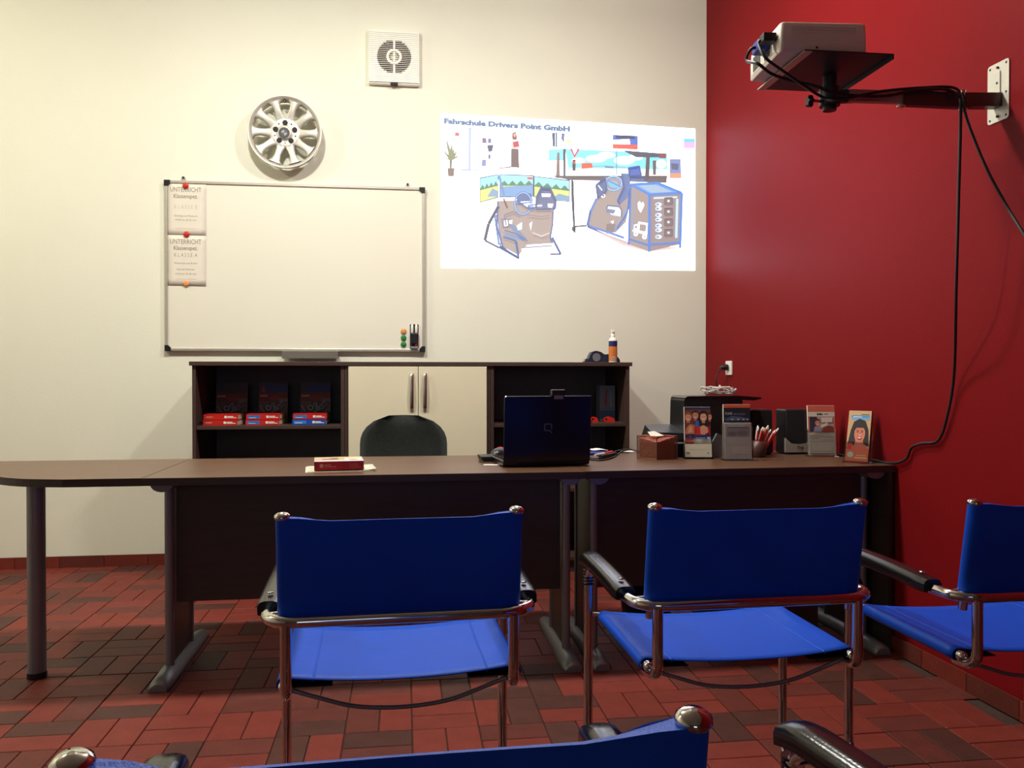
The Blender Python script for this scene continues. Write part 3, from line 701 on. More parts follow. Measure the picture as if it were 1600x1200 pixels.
# stand post and right simulator
sl([(814, 440), (816, 560), (828, 740)], 11, (50, 52, 66)); sl([(820, 706), (900, 700)], 10, (64, 60, 72)); se(824, 718, 12, 16, (50, 50, 62))
sp([(950, 470), (1000, 425), (1090, 430), (1146, 470), (1146, 560), (1120, 680), (1060, 742), (904, 700), (920, 600), (960, 540)], (152, 136, 132))
sp([(950, 470), (1000, 425), (1010, 500), (1000, 530), (960, 540)], (84, 96, 136)); sl([(962, 470), (985, 500)], 8, (200, 210, 236)); se(990, 530, 12, 12, (226, 228, 244)); se(992, 530, 6, 6, (110, 116, 150))
sp([(1096, 404), (1140, 404), (1146, 470), (1130, 540), (1086, 580), (1072, 560), (1104, 480)], (88, 108, 156)); sp([(1134, 372), (1196, 362), (1206, 412), (1140, 416)], (60, 92, 168)); sp([(1146, 418), (1220, 420), (1230, 452), (1150, 450)], (80, 96, 140))
ring(1050, 460, 46, 40, 12, (80, 126, 190)); ring(1050, 460, 46, 40, 4, (170, 210, 240)); sp([(1012, 440), (1070, 452), (1080, 490), (1030, 480)], (110, 176, 220)); sl([(1010, 440), (1090, 480)], 8, (80, 126, 190))
ring(1220, 610, 330, 200, 0.1, (0, 0, 0)) if False else None
sl([(954, 545), (918, 620), (902, 700), (1040, 745), (1110, 770)], 14, (84, 120, 186)); sl([(1140, 480), (1142, 560), (1116, 650), (1060, 720), (1010, 745)], 13, (96, 132, 196)); sl([(902, 706), (1010, 755), (1130, 800)], 10, (70, 84, 130))
sp([(1016, 586), (1080, 592), (1094, 612), (1092, 650), (1040, 640), (1010, 612)], (206, 214, 236)); sp([(1010, 604), (1060, 612), (1050, 632), (1008, 624)], (110, 116, 150)); sp([(1010, 690), (1060, 690), (1050, 740), (1006, 730)], (124, 110, 110)); sp([(1034, 676), (1050, 672), (1046, 690)], (236, 236, 248))
sp([(904, 712), (1130, 800), (1430, 826), (1250, 850), (1100, 810)], (214, 180, 176))
# equipment rack
sp([(1150, 462), (1300, 458), (1436, 512), (1252, 522)], (96, 150, 210)); sp([(1190, 472), (1290, 468), (1384, 508), (1264, 514)], (150, 172, 196))
sp([(1150, 470), (1252, 526), (1250, 846), (1138, 806)], (150, 134, 130)); sp([(1252, 526), (1438, 516), (1430, 806), (1252, 846)], (140, 122, 122))
sp([(1188, 572), (1198, 562), (1206, 574), (1218, 566), (1224, 584), (1204, 626), (1190, 604)], (244, 244, 252))
sp([(1190, 678), (1244, 686), (1240, 752), (1190, 742)], (236, 238, 248)); sp([(1198, 690), (1236, 696), (1232, 736), (1196, 728)], (150, 134, 130)); sp([(1164, 696), (1190, 690), (1190, 742), (1158, 734)], (236, 238, 248)); sp([(1170, 702), (1184, 700), (1182, 716), (1168, 716)], (150, 134, 130)); se(1176, 746, 12, 14, (236, 238, 248)); se(1226, 762, 13, 15, (236, 238, 248)); se(1176, 746, 5, 6, (150, 134, 130)); se(1226, 762, 5, 6, (150, 134, 130))
sl([(1146, 466), (1254, 524), (1438, 514), (1302, 458), (1146, 466)], 13, (66, 120, 200)); sl([(1254, 524), (1252, 848)], 15, (66, 116, 196)); sl([(1146, 470), (1136, 808)], 12, (72, 112, 186)); sl([(1438, 514), (1428, 828)], 14, (66, 120, 200)); sl([(1250, 808), (1430, 796)], 12, (70, 116, 190)); sl([(1136, 776), (1250, 812)], 11, (70, 112, 184)); sl([(1278, 544), (1412, 538)], 10, (190, 214, 244)); sl([(1412, 548), (1406, 770)], 14, (176, 206, 244)); sl([(1170, 520), (1160, 780)], 4, (110, 140, 190))
for yy in (580, 604, 640, 666, 700, 726, 764): 
    se(1306, yy, 19, 12, (206, 222, 248)); se(1300, yy, 8, 5, (110, 120, 160))
for yy in (560, 620, 680, 740):
    sp([(1340, yy - 18), (1384, yy - 20), (1384, yy + 18), (1340, yy + 20)], (116, 98, 98)); se(1362, yy, 7, 7, (210, 220, 240))
# darker contours of the seats, frames and consoles
NV = (62, 82, 140)
sl([(392, 560), (386, 700), (420, 820)], 8, NV); sl([(500, 556), (560, 600), (600, 606)], 9, NV); sl([(706, 610), (704, 690), (690, 770), (704, 800)], 9, (84, 92, 130)); sl([(610, 600), (612, 540), (640, 482), (690, 488), (722, 560), (718, 606), (610, 608)], 10, (66, 78, 116))
sl([(396, 590), (340, 690), (322, 780)], 9, (44, 50, 78)); sl([(404, 810), (512, 888), (498, 790), (428, 766)], 7, (52, 72, 120)); sl([(704, 770), (752, 862), (690, 864)], 8, (58, 74, 118)); sl([(440, 700), (430, 640), (480, 620), (520, 640)], 8, (110, 108, 130))
sl([(430, 726), (500, 748), (560, 786)], 7, (70, 92, 146)); sl([(590, 740), (640, 760), (684, 742)], 6, (196, 190, 190)); sl([(560, 640), (640, 650), (690, 640)], 5, (130, 116, 116))
sl([(950, 470), (1000, 425), (1012, 500), (960, 545), (950, 470)], 8, (58, 76, 128)); sl([(1096, 404), (1108, 480), (1072, 560), (1086, 580)], 8, (56, 78, 136)); sl([(1134, 372), (1196, 362), (1208, 414), (1140, 418), (1134, 372)], 7, (40, 70, 140)); sl([(1146, 420), (1222, 422), (1232, 452)], 6, (54, 68, 110))
sl([(918, 612), (900, 690), (912, 710)], 7, (50, 76, 140)); sl([(1010, 604), (1016, 586), (1082, 592), (1096, 612), (1094, 652)], 6, (66, 80, 120)); sl([(1140, 486), (1130, 620), (1070, 716)], 6, (60, 86, 150)); sl([(820, 446), (830, 735)], 5, (36, 38, 50))
for yy in (560, 620, 680, 740): sl([(1340, yy - 18), (1384, yy - 20), (1384, yy + 18), (1340, yy + 20), (1340, yy - 18)], 4, (84, 76, 84))
# title
tv, tf = text_polys('Fahrschule Drivers Point GmbH', 34, bold=1.9, align='LEFT')
tx_ = max(v[0] for v in tv); SK[0] += 1
def TP(x, y):
    u_ = x / tx_ * 716
    return Q(86 + u_, 107 + u_ * 0.0635 - y * 1.12, SK[0])
scp.add([TP(a, b) for a, b in tv], tf, False, rgb(52, 96, 138))
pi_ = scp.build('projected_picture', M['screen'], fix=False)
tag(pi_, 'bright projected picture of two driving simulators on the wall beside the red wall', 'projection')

# ================================================================ projector and its arm on the red wall
pc = at_wall(1561, 144)
ey = -R(1.2)                                             # wall frame: local x runs out from the wall, y along it, z up
ARM = thing('projector_mount', 'wall arm with white plate and dark tray carrying the projector', 'projector mount', (pc.x, pc.y, pc.z), rot=(0, 0, -ey))
def to_arm(p): return Matrix.Rotation(ey, 3, 'Z') @ (Vector(p) - pc)
PWd, PHt = 0.098, 0.198
mb = MB(); prof = fillet([(0, -PWd / 2, -PHt / 2), (0, PWd / 2, -PHt / 2), (0, PWd / 2, PHt / 2), (0, -PWd / 2, PHt / 2)], 0.012, 4, closed=True)
n = len(prof); mb.rings([[Vector((x, p.y, p.z)) for p in prof] for x in (-0.0005, -0.004)], smooth=False)
plate = mb.build('wall_plate', M['silver'], ARM, bevel=0.001)
mb = MB(); mb.rings([[Vector((x, p.y * 0.36 * s_ + 0.004, p.z * 0.62 * s_ + 0.01)) for p in prof] for x, s_ in ((-0.004, 1.0), (-0.008, 0.93))], smooth=False)
mb.build('raised_panel', M['silver'], plate)
for yy, zz in ((-0.037, 0.087), (0.037, 0.087), (0.0, 0.082), (-0.037, -0.087), (0.037, -0.087), (0.0, -0.082), (-0.037, -0.01), (0.0, 0.03)):
    MB().cyl((-0.002, yy, zz), (-0.0046 if abs(yy) > 0 else -0.0089, yy, zz), 0.0042, 12).build('screw', M['dark'], plate)
a0 = to_arm(at_wall(1556, 158, 0.01)); 
zc_ = a0.z
def armpt(px, py, y): return to_arm(at_y(px, py, y))
A1 = armpt(1505, 158, pc.y - 0.005); A2 = armpt(1408, 153.5, pc.y + 0.005); A3 = armpt(1325, 150, pc.y + 0.02)
def beam(a, b, h, w_, name, m_, par):
    a, b = Vector(a), Vector(b); d = (b - a).normalized(); s_ = Vector((0, 0, 1)).cross(d).normalized(); u = d.cross(s_)
    mb = MB(); mb.rings([[p + s_ * i * w_ / 2 + u * j * h / 2 for i, j in ((-1, -1), (1, -1), (1, 1), (-1, 1))] for p in (a, b)], smooth=False)
    return mb.build(name, m_, par, bevel=0.002)
beam((-0.004, 0, zc_), (A1.x - 0.008, A1.y, A1.z), 0.046, 0.04, 'arm_socket', M['armpaint'], ARM)
beam((A1.x + 0.02, A1.y, A1.z), (A2.x, A2.y, A2.z), 0.050, 0.028, 'arm_tube', M['armpaint'], ARM)
beam((A2.x + 0.01, A2.y, A2.z + 0.002), (A3.x, A3.y, A3.z), 0.040, 0.022, 'arm_extension', M['armlight'], ARM)
for q, h in ((A1, 0.036), (A2, 0.032)):
    MB().cyl((q.x, q.y, q.z - h), (q.x, q.y, q.z + h), 0.0075, 14).build('hinge_bolt', M['chrome'], ARM)
    MB().cyl((q.x, q.y, q.z - 0.029), (q.x, q.y, q.z - 0.025), 0.014, 14).build('washer', M['brushed'], ARM)
# tray
TZ = 2.115 - pc.z
c1, c2 = at_z(1258, 79, 2.115), at_z(1397, 86, 2.115); c3 = at_z(1322, 141.5, 2.115); c4 = at_z(1176, 143, 2.115)
uax = (c2 - c1).normalized(); wd_tr = (c2 - c1).length; vax = Vector((-uax.y, uax.x, 0)); ln_tr = 0.5 * ((c4 - c1).dot(vax) + (c3 - c2).dot(vax))
def tr(u, v, z): return to_arm(c1 + uax * u + vax * v + Vector((0, 0, z)))
def slab(u0, v0, u1, v1, z0, z1):
    mb = MB(); mb.rings([[tr(u, v, z) for u, v in ((u0, v0), (u1, v0), (u1, v1), (u0, v1))] for z in (z0, z1)], smooth=False); return mb
slab(0, 0, wd_tr, ln_tr, 0, 0.004).build('tray', M['tray'], ARM, bevel=0.0005)
slab(-0.003, 0, 0.024, ln_tr, -0.003, 0.0).build('tray_edge', M['alu'], ARM)
slab(wd_tr - 0.004, 0, wd_tr, ln_tr, -0.012, 0.0).build('tray_lip', M['tray'], ARM)
pw = at_y(1312, 128, pc.y + 0.10); pq = to_arm(pw)
cu_, cv_ = wd_tr * 0.62, ln_tr * 0.55
pc0 = tr(cu_, cv_, -0.002)
A3b = Vector((pc0.x, pc0.y, A3.z))
MB().cyl(pc0, (pc0.x, pc0.y, A3.z - 0.045), 0.022, 20).build('post', M['tray'], ARM)
MB().cyl((pc0.x, pc0.y, A3.z - 0.03), (pc0.x, pc0.y, A3.z + 0.03), 0.033, 20).build('clamp', M['tray'], ARM, bevel=0.003)
beam((A3.x + 0.02, A3.y, A3.z), (pc0.x, pc0.y, A3.z), 0.040, 0.024, 'clamp_arm', M['tray'], ARM)
MB().tube([(pc0.x - 0.03, pc0.y, A3.z - 0.015), (pc0.x - 0.062, pc0.y - 0.004, A3.z - 0.017)], 0.005, 10).build('clamp_screw', M['chrome'], ARM)
kb = MB(); K = Vector((pc0.x - 0.062, pc0.y, A3.z - 0.017))
kb.rings([[K + Vector((x, math.cos(2 * math.pi * k / 15) * (0.020 if k % 3 else 0.012) * s_, math.sin(2 * math.pi * k / 15) * (0.020 if k % 3 else 0.012) * s_)) for k in range(15)] for x, s_ in ((0.0, 0.8), (-0.004, 1), (-0.013, 1), (-0.018, 0.75))])
kb.build('clamp_knob', M['blackplastic'], ARM)

# projector body
q1 = at_z(1219, 79, 2.122); q2 = at_z(1355, 82, 2.122)
ua = (q2 - q1).normalized(); va_ = Vector((-ua.y, ua.x, 0)); PWID = (q2 - q1).length; PLEN = 0.275; PH_ = 0.092
PJ = thing('projector', 'white-grey projector on the dark tray with cables plugged in its side', 'projector', (q1.x, q1.y, 2.122), rz=math.atan2(ua.y, ua.x))
mb = MB(); prof = fillet([(0, 0, 0), (PWID, 0, 0), (PWID, PLEN, 0), (0, PLEN, 0)], 0.013, 5, closed=True)
mb.rings([[Vector((PWID / 2 + (p.x - PWID / 2) * s_, PLEN / 2 + (p.y - PLEN / 2) * s_, z)) for p in prof] for z, s_ in ((0.0, 0.97), (0.004, 1.0), (PH_ * 0.5, 1.0), (PH_ - 0.006, 0.985), (PH_, 0.94))])
mb.build('shell', M['projector'], PJ)
for k in range(8):
    z = 0.018 + k * 0.008
    MB().box2((0.035, -0.0008, z), (PWID - 0.035, 0.001, z + 0.0025)).build('vent_rib', M['projector'], PJ)
MB().cyl((PWID * 0.42, -0.001, 0.012), (PWID * 0.42, 0.002, 0.012), 0.004, 12).build('screw', M['dark'], PJ)
cp = MB().box2((-0.0015, 0.035, 0.012), (0.002, PLEN - 0.03, PH_ - 0.022)).build('connector_panel', M['silver'], PJ)
for k in range(5): MB().box2((-0.003, PLEN - 0.105 + k * 0.014, 0.018), (0.0, PLEN - 0.098 + k * 0.014, PH_ - 0.026)).build('vent_slot', M['dark'], cp)
MB().box2((-0.003, 0.085, 0.018), (0.0, 0.13, 0.034)).build('socket', M['dark'], cp)
MB().lathe([(0.026, 0.0), (0.026, 0.012), (0.02, 0.014), (0.0, 0.006)], c=(PWID * 0.62, PLEN + 0.0, 0.05), n=24, axis='Y').build('lens', M['blackgloss'], PJ)
for ob in [o_ for o_ in PJ.children if o_.name.startswith('lens')]: ob.rotation_euler = (0, 0, math.pi); ob.location = (2 * PWID * 0.62, 2 * PLEN, 0)
def pj(x, y, z): 
    a = PJ.rotation_euler.z; return Vector((q1.x + x * math.cos(a) - y * math.sin(a), q1.y + x * math.sin(a) + y * math.cos(a), 2.122 + z))
# cables
g1, g2, g3 = pj(-0.014, 0.10, 0.055), pj(-0.02, 0.06, 0.06), pj(-0.014, 0.17, 0.03)
Yp = pc.y
vc = thing('vga_cable', 'black video cable with blue plug looping from the projector along the arm', 'cable', (0, 0, 0))
MB().box2((-0.040, 0.078, 0.036), (-0.002, 0.140, 0.070)).build('vga_plug', M['vga'], vc, bevel=0.003)
vp = vc.children[0]; vp.location = q1 * 1.0; vp.location.z = 2.122; vp.rotation_euler = (0, 0, PJ.rotation_euler.z)
path = [pj(-0.032, 0.107, 0.053), pj(-0.055, 0.11, 0.045), pj(-0.06, 0.13, 0.018), at_z(1185, 100, 2.105), at_z(1205, 115, 2.09), at_z(1240, 127, 2.07), at_z(1275, 135, 2.045), at_y(1310, 147, Yp - 0.04), at_y(1380, 150, Yp - 0.03), at_y(1430, 141, Yp - 0.03), at_y(1478, 140, Yp - 0.03), at_y(1496, 150, Yp - 0.035),
        at_y(1501, 170, Yp - 0.035), at_y(1498, 300, Yp - 0.01), at_y(1494, 450, Yp + 0.04), at_wall(1491, 580, 0.03), at_wall(1480, 650, 0.015), at_wall(1466, 688, 0.012), at_wall(1440, 693, 0.012), at_wall(1424, 700, 0.012), at_wall(1415, 718, 0.012)]
end = at_z(1400, 721, ZD + 0.004); e2 = at_z(1375, 717, ZD + 0.004)
path += [Vector((wall_x(3.12) - 0.014, 3.12, ZD + 0.0058)), Vector((wall_x(3.3) - 0.008, 3.3, ZD + 0.0058)), Vector((wall_x(3.5) - 0.03, 3.5, ZD + 0.0058))]
MB().tube(smooth_path(path, 6), 0.0052, 10).build('cord', M['cable'], vc)
pcb = thing('power_cable', 'black power cord from the projector falling to the right over the red wall', 'cable', (0, 0, 0))
pp = MB().box2((-0.044, 0.022, 0.040), (-0.002, 0.060, 0.066)).build('plug', M['cable'], pcb, bevel=0.003)
pp.location = (q1.x, q1.y, 2.122); pp.rotation_euler = (0, 0, PJ.rotation_euler.z)
path = [pj(-0.038, 0.048, 0.054), pj(-0.050, 0.05, 0.04), at_z(1196, 90, 2.105), at_z(1222, 110, 2.08), at_z(1258, 135, 2.05), at_y(1288, 153, Yp - 0.01), at_y(1312, 156, Yp - 0.045), at_y(1375, 143, Yp - 0.03), at_y(1440, 137, Yp - 0.025), at_y(1490, 137, Yp - 0.025), at_y(1503, 155, Yp - 0.04), at_y(1512, 190, Yp - 0.04), at_y(1540, 260, Yp - 0.07), at_y(1572, 320, Yp - 0.10), at_wall(1600, 366, 0.055), at_wall(1640, 430, 0.035), at_wall(1690, 500, 0.02), at_wall(1740, 560, 0.012)]
MB().tube(smooth_path(path, 6), 0.0046, 10).build('cord', M['cable'], pcb)

# ================================================================ wall socket
so = at_wall(1140.5, 575)
sk = thing('wall_socket', 'white wall socket on the red wall above the printer', 'socket', (so.x, so.y, so.z), rot=(0, 0, -ey))
MB().box2((-0.012, -0.040, -0.042), (0, 0.040, 0.042)).build('face_plate', M['white'], sk, bevel=0.003)
MB().lathe([(0.022, 0), (0.022, 0.003), (0.018, 0.003), (0.0, 0.002)], c=(-0.016, 0, 0), n=24, axis='X').build('socket_ring', M['alu'], sk)
ppc = thing('printer_power_cord', 'short black plug and cord hanging from the wall socket', 'cable', (0, 0, 0))
s0 = so + Vector((-0.018, -0.002, 0.004))
MB().tube([s0, s0 + Vector((-0.012, 0, 0)), s0 + Vector((-0.035, 0, -0.001)), s0 + Vector((-0.048, 0.0, -0.004))], [0.018, 0.018, 0.012, 0.005], 16).build('plug', M['cable'], ppc)
path = [s0 + Vector((-0.045, 0.0, -0.004)), at_y(1127, 577, so.y - 0.01), at_y(1121, 583, so.y - 0.02), at_y(1118.5, 594, so.y - 0.03), at_y(1120, 612, so.y - 0.03), at_y(1122, 680, so.y - 0.02), at_y(1123, 780, so.y)]
MB().tube(smooth_path(path, 6), 0.0036, 8).build('cord', M['cable'], ppc)

# ================================================================ blue sling chairs
def make_chair(label):
    t = thing('sling_chair', label, 'chair', group='blue sling armchairs with chrome tube frames')
    XF, YR_, YFR, ZA = 0.290, -0.25, 0.215, 0.598
    r = 0.0130
    P = [(-0.05, YR_ - 0.02, r), (-XF, YR_ - 0.02, r), (-XF, YFR, r), (-XF, YFR, ZA), (-XF, YR_, ZA), (XF, YR_, ZA), (XF, YFR, ZA), (XF, YFR, r), (XF, YR_ - 0.02, r), (0.05, YR_ - 0.02, r)]
    path = fillet(P, 0.075, 7)
    MB().tube(path + [path[0]], r, 14, caps=True).build('tube_frame', M['chrome'], t)
    for s in (-1, 1):
        # hanger tube from the back bar down to the seat rail
        pts = fillet([(s * 0.243, YR_, ZA - 0.005), (s * 0.243, YR_, 0.438), (s * 0.250, -0.185, 0.432)], 0.045, 7)
        MB().tube(pts, 0.0125, 14).build('hanger_tube', M['chrome'], t)
        rl = MB().cyl((s * 0.252, -0.205, 0.448), (s * 0.252, 0.195, 0.452), 0.0095, 14).build('seat_rail', M['chrome'], t)
        MB().tube([(s * 0.252, -0.222, 0.448), (s * 0.252, -0.218, 0.448), (s * 0.252, -0.208, 0.448), (s * 0.252, -0.200, 0.448)], [0.006, 0.011, 0.0125, 0.0125], 16).build('rail_cap', M['chrome'], rl)
        MB().cyl((s * 0.238, 0.180, 0.452), (s * 0.280, YFR - 0.012, 0.452), 0.0055, 12).build('bolt', M['chrome'], t)
        # back post leaning a little to the rear, with a domed cap
        a, b = Vector((s * 0.247, -0.205, 0.560)), Vector((s * 0.250, -0.248, 0.820))
        po = MB().cyl(a, b, 0.0105, 14).build('back_post', M['chrome'], t)
        d = (b - a).normalized()
        MB().tube([b - d * 0.002, b + d * 0.001, b + d * 0.005, b + d * 0.009, b + d * 0.011], [0.0155, 0.0170, 0.0160, 0.011, 0.003], 20).build('post_cap', M['chrome'], po)
        MB().cyl((s * 0.250, -0.210, 0.606), (s * (XF - 0.004), -0.210, 0.604), 0.0065, 12).build('stub', M['chrome'], po)
        # armrest pad
        mb = MB(); rows = []
        L0, L1 = -0.155, 0.225
        prof = [(-0.026, -0.020), (-0.027, 0.0), (-0.022, 0.010), (-0.010, 0.014), (0.010, 0.014), (0.022, 0.010), (0.027, 0.0), (0.026, -0.020), (0.014, -0.022), (0.014, -0.004), (-0.014, -0.004), (-0.014, -0.022)]
        for k in range(15):
            u = k / 14; y = L0 + (L1 - L0) * u
            dz = 0.010 * (u - 0.5) - 0.0035 * (2 * u - 1) ** 2 - (0.012 * max(0, (u - 0.86) / 0.14) ** 2)
            sc_ = 0.90 if k in (0, 14) else 1.0
            rows.append([Vector((s * XF + px * sc_, y, ZA + 0.018 + pz * sc_ + dz)) for px, pz in prof])
        pad = mb.rings(rows).build('armrest', M['pad'], t)
        for yy in (-0.115, 0.165):
            MB().lathe([(0.0, 0.0), (0.0075, 0.0), (0.0065, 0.0025), (0.0, 0.0035)], c=(s * XF, yy, ZA + 0.030), n=16).build('screw', M['chrome'], pad)
        rb = MB()
        for k in range(5):
            rb.tube([(s * XF, YFR - 0.002 + 0.014 * 0, ZA - 0.028 - k * 0.009), (s * XF, YFR - 0.002, ZA - 0.024 - k * 0.009)], 0.0165, 14)
        rb.build('ribbed_sleeve', M['pad'], t)
    # back sling: pocket loops round both posts
    def xs(v):
        z = 0.597 + (0.820 - 0.597) * v
        yc = -0.205 - 0.043 * (z - 0.560) / 0.266
        pts = []
        R_ = 0.0150
        def arc(cx, a0, a1, n=8): return [(cx + R_ * math.cos(R(a0 + (a1 - a0) * k / n)), yc + R_ * math.sin(R(a0 + (a1 - a0) * k / n))) for k in range(n + 1)]
        L = arc(-0.249, 100, 262); Rr = arc(0.249, -82, 80)
        outer = L + [(-0.215, yc - 0.0135), (-0.185, yc - 0.0125), (-0.15, yc - 0.010), (-0.09, yc - 0.008), (0, yc - 0.007), (0.09, yc - 0.008), (0.15, yc - 0.010), (0.185, yc - 0.0125), (0.215, yc - 0.0135)] + Rr
        inner = [(0.21, yc + 0.006), (0.18, yc - 0.004), (0.15, yc - 0.0045), (0.09, yc - 0.0035), (0, yc - 0.003), (-0.09, yc - 0.0035), (-0.15, yc - 0.0045), (-0.18, yc - 0.004), (-0.21, yc + 0.006)]
        return [Vector((x, y, z - (0.009 * v - 0.004 * (1 - v)) * (lambda q: q * q * (3 - 2 * q))(min(1.0, max(0.0, (0.242 - abs(x)) / 0.10))))) for x, y in outer + inner]
    MB().rings([xs(k / 6) for k in range(7)]).build('back_sling', M['blue'], t)
    # seat sling: flat panel with slight sag, wrapped down round the rails
    mb = MB(); rows = []
    N = 22
    for j in range(13):
        y = -0.198 + 0.385 * j / 12; row = []
        for k in range(7):
            a = R(-60 + 150 * k / 6)
            row.append((-0.252 - 0.0165 * math.cos(a - 0.0), y, 0.448 + 0.0155 * math.sin(a)))
        for k in range(1, N):
            x = -0.252 + 0.504 * k / N; q = abs(x) / 0.252
            z = 0.4625 - 0.016 * (1 - q ** 2.2) - (0.005 if abs(q - 0.76) < 0.03 else 0) - 0.004 * (1 - q ** 2) * math.sin(math.pi * j / 12)
            row.append((x, y, z))
        for k in range(7):
            a = R(90 - 150 * k / 6)
            row.append((0.252 + 0.0165 * math.cos(a), y, 0.448 + 0.0155 * math.sin(a)))
        rows.append([Vector(p) for p in row])
    mb.sheet(rows).build('seat_sling', M['blue'], t, solid=0.0022)
    for s in (-1, 1):
        xq = 0.252 * 0.76
        MB().tube([(s * xq, -0.197 + 0.383 * j / 8, 0.4625 - 0.016 * (1 - 0.76 ** 2.2) - 0.0010 - 0.004 * (1 - 0.76 ** 2) * math.sin(math.pi * j / 8)) for j in range(9)], 0.0036, 8).build('seam', M['blue'], t)
    for s in (-1, 1):        # stitched hems below, seen as dark flaps at the rear corners
        mb = MB(); mb.prism([(s * 0.250, -0.195), (s * 0.150, -0.195), (s * 0.165, 0.18), (s * 0.250, 0.18)], 0.4385, 0.4405)
        mb.build('hem', M['blackplastic'], t)
    pts = smooth_path([(-0.243, -0.185, 0.432), (-0.18, -0.19, 0.412), (-0.10, -0.19, 0.388), (0, -0.19, 0.380), (0.10, -0.19, 0.388), (0.18, -0.19, 0.412), (0.243, -0.185, 0.432)], 5)
    MB().tube(pts, 0.0048, 10).build('cross_rod', M['greymetal'], t)
    return t
def rear_to_loc(xm, ym, rz):
    """bar centre (local 0,-0.25) to the chair origin"""
    return (xm + 0.25 * -math.sin(rz), ym + 0.25 * math.cos(rz), 0)
CH = []
def bar_loc(pxl, pxr, py_l, py_r):
    a, b = at_z(pxl, py_l, 0.582), at_z(pxr, py_r, 0.582)
    return a, b
chairs = [
    # (centre px of the back posts' caps: left, right) at cap height 0.84
    ((437, 803), (805, 790), 'blue sling chair in the middle, before the long desk left of the laptop'),
    ((1022, 792), (1350, 777), 'blue sling chair right of the middle one, its left armrest shining blue'),
    ((1524, 783), None, 'blue sling chair cut by the right edge, standing by the red wall'),
    ((90, 1186), (1085, 1115), 'nearest blue sling chair at the bottom edge, only its back top in view'),
    (None, None, 'blue sling chair at the bottom right, only its black left armrest in view')]
proto = make_chair(chairs[0][2])
places = [(-0.014, 2.035, R(2)), (0.805, 2.05, R(1)), (1.568, 2.02, R(1)), (-0.011, 0.922, R(2)), (0.874, 0.955, R(10))]
zc1 = 0.838
a, b = at_z(437, 803, zc1), at_z(805, 790, zc1)
def from_caps(a, b):
    m = (a + b) / 2; d = b - a; rz = math.atan2(d.y, d.x)
    return (m.x - 0.248 * math.sin(rz), m.y + 0.248 * math.cos(rz), rz, d.length)

for i, (x, y, rz) in enumerate(places):
    if i == 0: proto.location = (x, y, 0); proto.rotation_euler = (0, 0, rz); CH.append(proto)
    else: CH.append(dup(proto, (x, y, 0), rz, chairs[i][2]))

# ================================================================ office chair behind the desk
oy = 4.05
oc = at_y(627, 653, oy)
of = thing('office_chair', 'black office swivel chair behind the desk with rounded backrest', 'chair', (oc.x, oy + 0.10, 0), rz=R(176))
mb = MB(); rows = []
def shape(v, off):
    hw = 0.222 * (1 - 0.10 * (1 - v)) * (1 - max(0, (v - 0.72) / 0.28) ** 3.2 * 0.62)
    return hw
for side in (0,):
    pass
back = MB(); F_, B_ = [], []
NV, NU = 14, 12
ztop = oc.z; zbot = 0.50
def bp(u, v, back_):
    if v >= 1: hw = 0.11
    hw = 0.225 * (0.86 + 0.14 * min(1, v / 0.4)) * (1.0 if v < 0.62 else math.sqrt(max(0.03, 1 - ((v - 0.62) / 0.40) ** 2.4)))
    z = zbot + (ztop - zbot) * v
    x = hw * u
    e = max(0, 1 - abs(u) ** 4) ** 0.5 * max(0.0, 1 - abs(2 * v - 1) ** 6) ** 0.5
    y = -0.16 + 0.05 * u * u - 0.05 * math.sin(math.pi * v) * 0.5 - 0.04 * v
    return Vector((x, y + (0.038 if not back_ else -0.030) * e, z))
g1_ = [[bp(-1 + 2 * i / NU, j / NV, False) for i in range(NU + 1)] for j in range(NV + 1)]
g2_ = [[bp(-1 + 2 * i / NU, j / NV, True) for i in reversed(range(NU + 1))] for j in range(NV + 1)]
back.rings([r1 + r2 for r1, r2 in zip(g1_, g2_)])
back.build('backrest', M['chairfab'], of)
st = MB()
st.rings([[Vector((0.235 * s_ * math.copysign(abs(math.cos(a)) ** 0.6, math.cos(a)), 0.07 + 0.23 * s_ * math.copysign(abs(math.sin(a)) ** 0.6, math.sin(a)), z)) for a in [2 * math.pi * k / 28 for k in range(28)]] for z, s_ in ((0.425, 0.85), (0.435, 0.97), (0.465, 1.0), (0.485, 0.95), (0.495, 0.8))])
st.build('seat', M['chairfab'], of)
MB().tube(fillet([(0, -0.02, 0.42), (0, -0.22, 0.42), (0, -0.235, 0.70)], 0.05), 0.016, 10).build('back_bracket', M['blackplastic'], of)
MB().cyl((0, 0.05, 0.09), (0, 0.05, 0.42), 0.025, 16).build('gas_column', M['blackplastic'], of)
MB().cyl((0, 0.05, 0.075), (0, 0.05, 0.12), 0.045, 16).build('base_hub', M['blackplastic'], of)
for k in range(5):
    a = R(72 * k + 18); c_, s_ = math.cos(a), math.sin(a)
    MB().tube([(0.03 * c_, 0.05 + 0.03 * s_, 0.098), (0.29 * c_, 0.05 + 0.29 * s_, 0.072)], [0.024, 0.014], 10).build('base_arm', M['blackplastic'], of)
    w_ = MB()
    for q in (-0.014, 0.014):
        w_.cyl((0.29 * c_ - (q + 0.008) * s_, 0.05 + 0.29 * s_ + (q + 0.008) * c_, 0.027), (0.29 * c_ - (q - 0.008) * s_, 0.05 + 0.29 * s_ + (q - 0.008) * c_, 0.027), 0.026, 18)
    w_.cyl((0.29 * c_, 0.05 + 0.29 * s_, 0.03), (0.29 * c_, 0.05 + 0.29 * s_, 0.075), 0.008, 10)
    w_.build('castor', M['blackplastic'], of)

